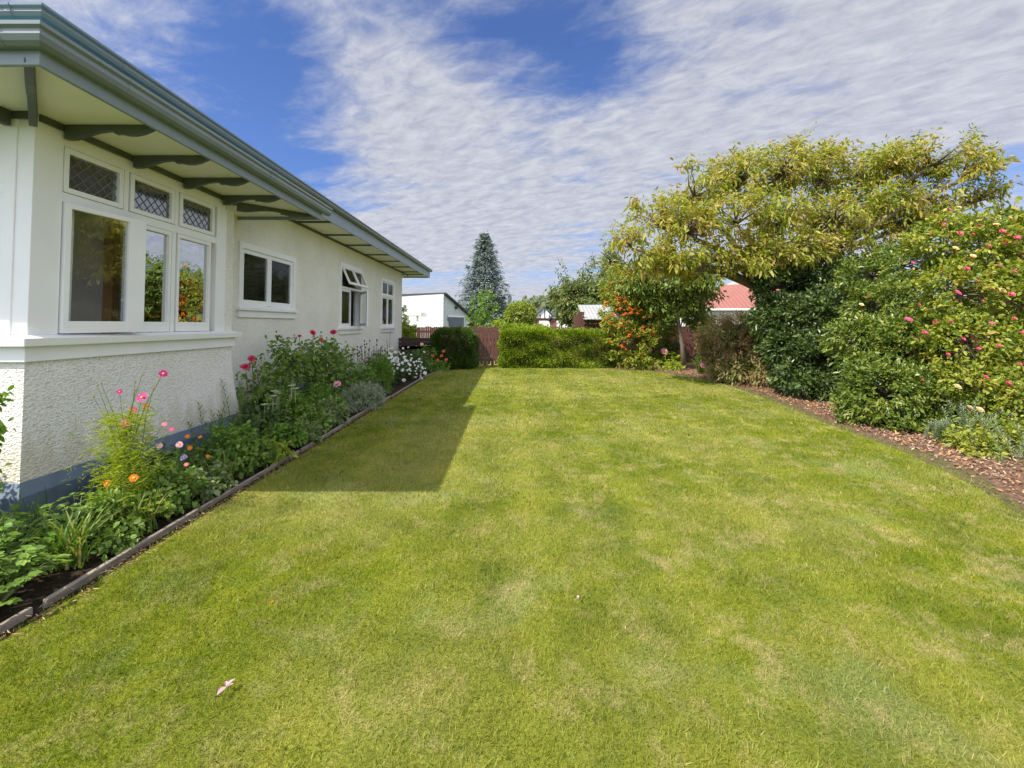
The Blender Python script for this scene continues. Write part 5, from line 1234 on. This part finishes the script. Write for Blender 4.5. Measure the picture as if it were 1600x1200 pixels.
mound('mound of fine silver grey leaves by the edging', -2.86, 8.9, .46, .42, 'silver', .035, .2, 420, 16, name='silver_bush', ry=.6, shell=.7, spread=.05, droop=.05, cat='shrub')
mound('low dark leafy clump past the silver bush', -3.0, 10.0, .4, .3, 'dark', .05, .6, 120, 10)
mound('bright green feathery fennel like clump among the white flowers', -3.08, 10.7, .92, .28, 'fresh', .07, .1, 380, 16, name='feathery_plant', spread=.09, shell=.5)
mound('small mottled leaf clump by the edging below the grassy tuft', -2.82, 3.35, .2, .14, 'mid', .04, .7, 40, 9)
mound('low pale leaf clump spilling over the edging below the sedum', -2.78, 6.3, .28, .2, 'pale', .04, .8, 70, 10)
mound('yellow green low leaf clump spilling over the edging before the pale mound', -2.8, 5.45, .26, .2, 'lime', .045, .6, 50, 9)
mound('dark leafy clump in the shade of the bay plinth', -3.45, 4.3, .4, .26, 'dark', .06, .6, 90, 10)
mound('fresh green leaves between the narrow leaved stems and the middle clump', -3.2, 5.25, .5, .26, 'fresh', .05, .6, 90, 10)
mound('dark low leaves behind the strap leaved clump at the plinth corner', -3.6, 3.15, .3, .22, 'mid', .06, .7, 60, 9)
lobed('divided leaf clump under the bright feathery plant', -2.95, 3.72, .26, .2, 'lime', 34, .045)
mound('green leaves under the open rose bush, nearest the bay', -3.3, 6.9, .6, .35, 'fresh', .06, .5, 110, 10)
mound('pink budded leafy plant between the rose bush and the fennel clump', -3.3, 9.8, .8, .4, 'mid', .06, .6, 150, 10)
# cosmos
t = thing('cosmos_plant', 'tall lime green feathery plant with magenta flowers in front of the bay', 'plant', (-3.18, 3.8, 0))
mb = MB(); P = []; D = []; tipsC = []
fl_px = [(222, 621, 'cosmos', 1.25), (197, 661, 'cosmospink', 1.15), (207, 641, 'cosmospink', 1.05), (255, 584, 'cosmos', 1.0), (187, 612, 'cosmos', .65), (268, 671, 'cosmos', .6), (257, 663, 'cosmospink', .6), (249, 697, 'cosmospale', .85), (280, 695, 'cosmospale', .9), (228, 634, 'calendula', .9)]
bud_px = [(152, 602), (158, 599), (222, 586), (146, 620), (211, 597), (249, 593), (233, 678), (212, 609), (240, 607)]
for x, y, kd, s in fl_px:
    p = at(x, y, 3.8 + random.uniform(-.12, .12)); tipsC.append(p); f = flower(t, kd, p, (.45, -.75, .45), s)
for x, y in bud_px: tipsC.append(at(x, y, 3.8 + random.uniform(-.1, .1)))
for p in tipsC:
    b = Vector((-3.18 + random.gauss(0, .05), 3.8 + random.gauss(0, .05), 0)); m_ = b + (p - b) * .5; m_.x = b.x + (p.x - b.x) * .25; m2_ = b + (p - b) * .8; m2_.x = b.x + (p.x - b.x) * .62; mb.tube([b, m_, m2_, p], [.007, .004, .003, .0016], 5)
    for k in range(110):
        u = (.1 + .72 * random.random()) ; q = b + (m_ - b) * (u / .5) if u < .5 else (m_ + (p - m_) * ((u - .5) / .5)); w = .012 + .085 * (1 - u); P.append(tuple(q + Vector((random.gauss(0, w), random.gauss(0, w), random.gauss(0, .02))))); D.append((random.gauss(0, 1), random.gauss(0, 1), random.gauss(.5, .6)))
for k in range(2600):
    z = random.random() ** .8 * .78; w = .12 * (1 - .25 * z) ; P.append((-3.18 + random.gauss(0, w), 3.8 + random.gauss(0, w), .08 + z)); D.append((random.gauss(0, 1), random.gauss(0, 1), random.gauss(.6, .6)))
P = np.array(P); leaf_obj('leaves', LM['cosmos'], t, P, np.array(D), rand_dir(len(P)), .055 * (.5 + rng.random(len(P))), .0042, droop=.3)
mb.build('stems', stemg, t)
bm_ = MB()
for x, y in bud_px:
    p = at(x, y, 3.8); bm_.tube([p - Vector((0, 0, .008)), p, p + Vector((0, 0, .01))], [.004, .009, .004], 6)
bm_.build('seed_heads', paint('seed heads', (.30, .22, .05), .8), t)
# calendulas and friends
def posy(label, x, y, fl, mat='mid', h=.3, name='flowering_plant', r_=.16):
    t = mound(label, x, y, h, r_, mat, .05, .4, 60, 9, name=name)
    mb = MB()
    for px, py2, kd, s in fl:
        p = at(px, py2, y + random.uniform(-.08, .08)); flower(t, kd, p, (.3, -.6, .7), s); b = Vector((x + random.gauss(0, .04), y + random.gauss(0, .04), .05)); mb.tube([b, (b + p) / 2 + Vector((.01, 0, .03)), p], [.004, .003, .002], 4)
    mb.build('flower_stalks', stemg, t); return t
posy('small plant with two orange daisy flowers at the foot of the feathery plant', -3.12, 3.62, [(168, 755, 'calendula', 1.15), (209, 747, 'calendula', 1.35)])
posy('leafy plant with small orange flowers against the plinth', -3.3, 4.6, [(293, 682, 'calendula', .95), (313, 683, 'calendula', .8), (297, 700, 'calendula', 1.0), (325, 713, 'calendula', .9)], h=.38)
posy('plant with one lilac flower behind the geranium clump', -3.1, 4.3, [(287, 715, 'lilac', 1.2), (291, 726, 'cosmospink', .6)], h=.34)
# rose bush
rb_ = [(Vector((-3.85, 7.1, .62)), (.32, .45, .42)), (Vector((-3.8, 7.9, .95)), (.36, .6, .44)), (Vector((-3.75, 8.9, .90)), (.4, .6, .44)), (Vector((-3.7, 9.9, .78)), (.4, .6, .42)), (Vector((-3.6, 9.0, .5)), (.45, .9, .35))]
t = shrub('rose_bush', 'open dark leaved rose bush with large pink blooms under the side windows', 'shrub', rb_, LM['mid'], 380, 12, .07, .58, .13, base=(-3.8, 8.3, 0), bark='bark2', r0=.02, shell=.2, tips=200, patch=.3, group=None)
mb = MB()
for px, py2, kd, s in [(521, 519, 'rose', 1.35), (489, 520, 'rose', 1.25), (468, 525, 'rose', .7), (502, 531, 'coral', 1.1), (393, 560, 'rose', .95), (384, 573, 'rose', 1.2), (399, 566, 'rose', .4), (572, 563, 'palerose', .7), (533, 579, 'coral', .7)]:
    Y = -3.85 * F / (px - 800) * random.uniform(.96, 1.0); p = at(px, py2, Y); flower(t, kd, p, (.5, -.6, .5), s, centre=False, name='rose_bloom')
    b = Vector((-3.8, Y + .2, .6)); mb.tube([b, (b + p) / 2, p - Vector((0, 0, .01))], [.006, .005, .004], 5)
mb.build('flower_stalks', stemg, t)
t = mound('low plant with one pale pink bloom beside the silver bush', -3.1, 8.15, .42, .2, 'mid', .05, .6, 50, 9, name='flowering_plant')
flower(t, 'palerose', at(527, 600, 8.0), (.3, -.6, .6), 1.4, centre=False); 
# dark seed head plants and white anemones
t = spires('thin stemmed plant with dark seed heads between the rose bush and the white flowers', -3.6, 11.6, 1.12, 16, 'dark', .07, .35, .5, name='seed_head_plant', per=30)
mb = MB()
for k in range(26):
    x, y = -3.55 + random.gauss(0, .18), 11.6 + random.gauss(0, .45); z = random.uniform(.85, 1.22); mb.tube([(x, y, .5), (x, y, z)], .003, 4); mb.tube([(x, y, z - .02), (x, y, z), (x, y, z + .02)], [.012, .02, .012], 6)
mb.build('seed_heads', paint('dark seed heads', (.05, .035, .04), .8), t)
an = [(Vector((-3.35, 12.3, .45)), (.45, .8, .42)), (Vector((-3.1, 13.6, .42)), (.45, .9, .40)), (Vector((-2.95, 14.6, .35)), (.3, .5, .32))]
t = shrub('anemone_clump', 'large clump of white daisy like flowers at the far end of the bed', 'plant', an, LM['dark'], 260, 14, .06, .6, .12, base=(-3.2, 13.2, 0), r0=.01, tips=60, shell=.3)
for k in range(92):
    u = random.random(); px = 603 + 68 * u + random.gauss(0, 6); py2 = 553 + 26 * u + random.gauss(0, 13); p = hit(px, py2, an, -.03)
    if p and p.x < -2.6: flower(t, 'anemone', p, (.3, -.8, .5), random.uniform(.6, 1.05))
for px, py2, s in [(619, 562, 1.8), (664, 583, 1.3), (628, 605, 1.2), (631, 594, 1.2), (658, 592, 1.2)]:
    p = hit(px, py2, an, -.04)
    if p: flower(t, 'whiterose', p, (.3, -.8, .5), s, centre=False)
t = mound('red flowered leafy plant beyond the white flowers', -3.0, 16.2, .85, .5, 'mid', .07, .5, 130, 12, name='flowering_plant')
for px, py2, kd in [(690, 556, 'coral'), (684, 563, 'coral'), (693, 549, 'coral'), (676, 556, 'coral'), (659, 538, 'apricot'), (697, 562, 'coral')]:
    flower(t, kd, at(px, py2, 15.8), None, 1.2, centre=False)
mound('low bright leafy clump at the curve of the edging', -2.6, 16.0, .32, .4, 'fresh', .08, .4, 90, 12)
spires('single tall thin stem beside the farthest window', -3.85, 14.5, 1.5, 2, 'mid', .06, .4, .06, per=40)
# sunlit leaves at the left edge in front of the bay
rl = [(Vector((-3.54, 3.05, .98)), (.14, .12, .22)), (Vector((-3.66, 3.1, .62)), (.14, .14, .28)), (Vector((-3.52, 3.0, .50)), (.10, .1, .12)), (Vector((-4.55, 3.1, .78)), (.42, .28, .40)), (Vector((-4.2, 3.2, .38)), (.35, .2, .3))]
shrub('rose_bush', 'leafy rose shoots at the left edge in front of the bay corner', 'shrub', rl, LM['fresh'], 420, 10, .05, .6, .07, base=(-3.9, 3.1, 0), r0=.012, tips=30, shell=.3)
# right hand bed, back corner
lobed('bright leafy hydrangea with pale pink flower heads by the slender trunk', G(1040, 574).x, 16.9, .62, .4, 'lime', 70, .11)
mound('low lime green plant at the foot of the slender tree', G(1052, 578).x, 16.4, .26, .36, 'lime', .10, .4, 70, 10)
mound('dark under shrub between the pyracantha and the slender trunk', 6.0, 17.9, 1.1, .7, 'dark', .09, .5, 200, 12, cat='shrub')
strap('grassy leaved clump with a pink flower right of the slender trunk', at(1095, 575, 15.2)[0], 15.2, .62, .5, 90, 'fresh', .03)
flower(bpy.data.objects[-1] if False else thing('flower_head', 'round pink flower head among grassy leaves by the slender trunk', 'flower', tuple(at(1098, 570, 14.8))), 'palerose', at(1098, 570, 14.8), None, 2.2, centre=False)
strap('second grassy clump beside the maple', at(1112, 580, 14.6)[0], 14.6, .45, .4, 60, 'strap', .025)
for (px, py2, s) in [(1038, 549, 2.6), (1016, 547, 1.6)]:
    h_ = thing('flower_head', 'pale pink hydrangea head above the bright leaves' if px == 1038 else 'small pink flower head beside the pyracantha', 'flower', tuple(at(px, py2, 16.7))); flower(h_, 'palerose', at(px, py2, 16.7), None, s, centre=False)
bm = bmesh.new(); bmesh.ops.create_icosphere(bm, subdivisions=3, radius=.17)
for v in bm.verts: v.co *= 1 + .18 * math.sin(v.co.x * 21 + 1) * math.cos(v.co.y * 17) ; v.co.z *= .8
me = bpy.data.meshes.new('stone'); bm.to_mesh(me); bm.free(); o = link('stone', me, paint('stone', (.34, .24, .19), .9, .25, 12, .5, 40)); o.location = (G(1030, 578).x, 16.7, .08); tag(o, 'rounded pinkish brown stone at the edge of the far bed', 'stone')
# spurges and low roses at the right edge
def spurge(label, px, py2, Y, r_, h):
    c = at(px, py2, Y); return spires(label, c.x, Y, h, 13, 'greygreen', .06, .14, r_ * 1.8, name='spurge_plant', per=60, up=.5)
spurge('grey green needle leaved spurge clump, larger one at the right edge', 1592, 700, 5.5, .24, .55)
spurge('grey green needle leaved spurge clump under the white and yellow blooms', 1502, 655, 6.3, .14, .62)
spurge('small blue grey spurge tuft at the foot of the glossy shrub', 1462, 680, 6.4, .07, .3)
lb = [pb(1535, 705, 34, 24, 5.75), pb(1560, 680, 34, 20, 6.0), pb(1500, 690, 20, 14, 6.1)]
shrub('low_rose', 'low yellow green rose growth on the bark between the spurge clumps', 'shrub', lb, LM['rose'], 150, 13, .055, .6, .11, r0=.012, tips=50, shell=.3, base=(at(1530, 720, 5.8)[0], 5.9, 0), bark='bark1')
# leaf litter
def litter():
    n = 9000; y = rng.uniform(2.5, 17.4, n) ** 1.0; edge = np.interp(y, [p[1] for p in sorted(right_pts, key=lambda p: p[1])], [p[0] for p in sorted(right_pts, key=lambda p: p[1])])
    x = edge + .24 * rng.random(n) ** .4 + rng.gamma(2.0, .33, n); k = x < 9.4; x, y = x[k], y[k]; n = len(x)
    P = np.stack([x, y, .002 + .02 * rng.random(n)], 1); D = rand_dir(n); D[:, 2] *= .25
    N = unit(rng.normal(size=(n, 3)) * .35 + np.array([0, 0, 1]))
    tag(leaf_obj('leaf_litter', LM['litter'], None, P, D, N, .04 * (.35 + 1.2 * rng.random(n)), .022, droop=-.25, fold=.5), 'orange and brown fallen leaves strewn over the bark beside the lawn', 'leaf litter', kind='stuff')
    n = 1500; P = np.stack([rng.uniform(-2.68, -2.50, n), rng.uniform(1.5, 12, n), .01 + .012 * rng.random(n)], 1)
    tag(leaf_obj('lawn_clippings', LM['litter'], None, P, rand_dir(n) * np.array([1, 1, .2]), unit(rng.normal(size=(n, 3)) * .3 + np.array([0, 0, 1])), .035 * (.5 + rng.random(n)), .006), 'dry brown bits along the timber edging', 'plant debris', kind='stuff')
litter()
# petals on the lawn
for px, py2, s, mk, lb_ in [(353, 1086, 1.0, 'palepink', 'pale pink curled petal lying on the lawn nearest the camera'), (903, 944, .45, 'palepink', 'tiny pale petal on the lawn, the one farthest to the right'), (756, 886, .4, 'litter', 'small dry leaf on the middle of the lawn'), (424, 952, .4, 'orange', 'small orange petal on the left of the lawn'), (145 * .25 + 1200, 665, .9, 'apricot', 'small yellow leaf lying at the right side of the lawn')]:
    g = G(px, py2); P = []; D = []; N = []
    for k, (a, l) in enumerate([(1.2, .07), (2.2, .05), (.5, .05), (-1.7, .045)]):
        P.append((g.x, g.y, .035)); D.append((math.cos(a) * s, math.sin(a) * s, .25)); N.append((-.3 * math.cos(a), .4 - k * .2, .8))
    Ls = np.array([.045, .035, .03, .055]) * s
    tag(leaf_obj('fallen_petal', LM[mk], None, np.array(P), np.array(D), np.array(N), Ls, Ls * .45, fold=.6), lb_, 'petal')
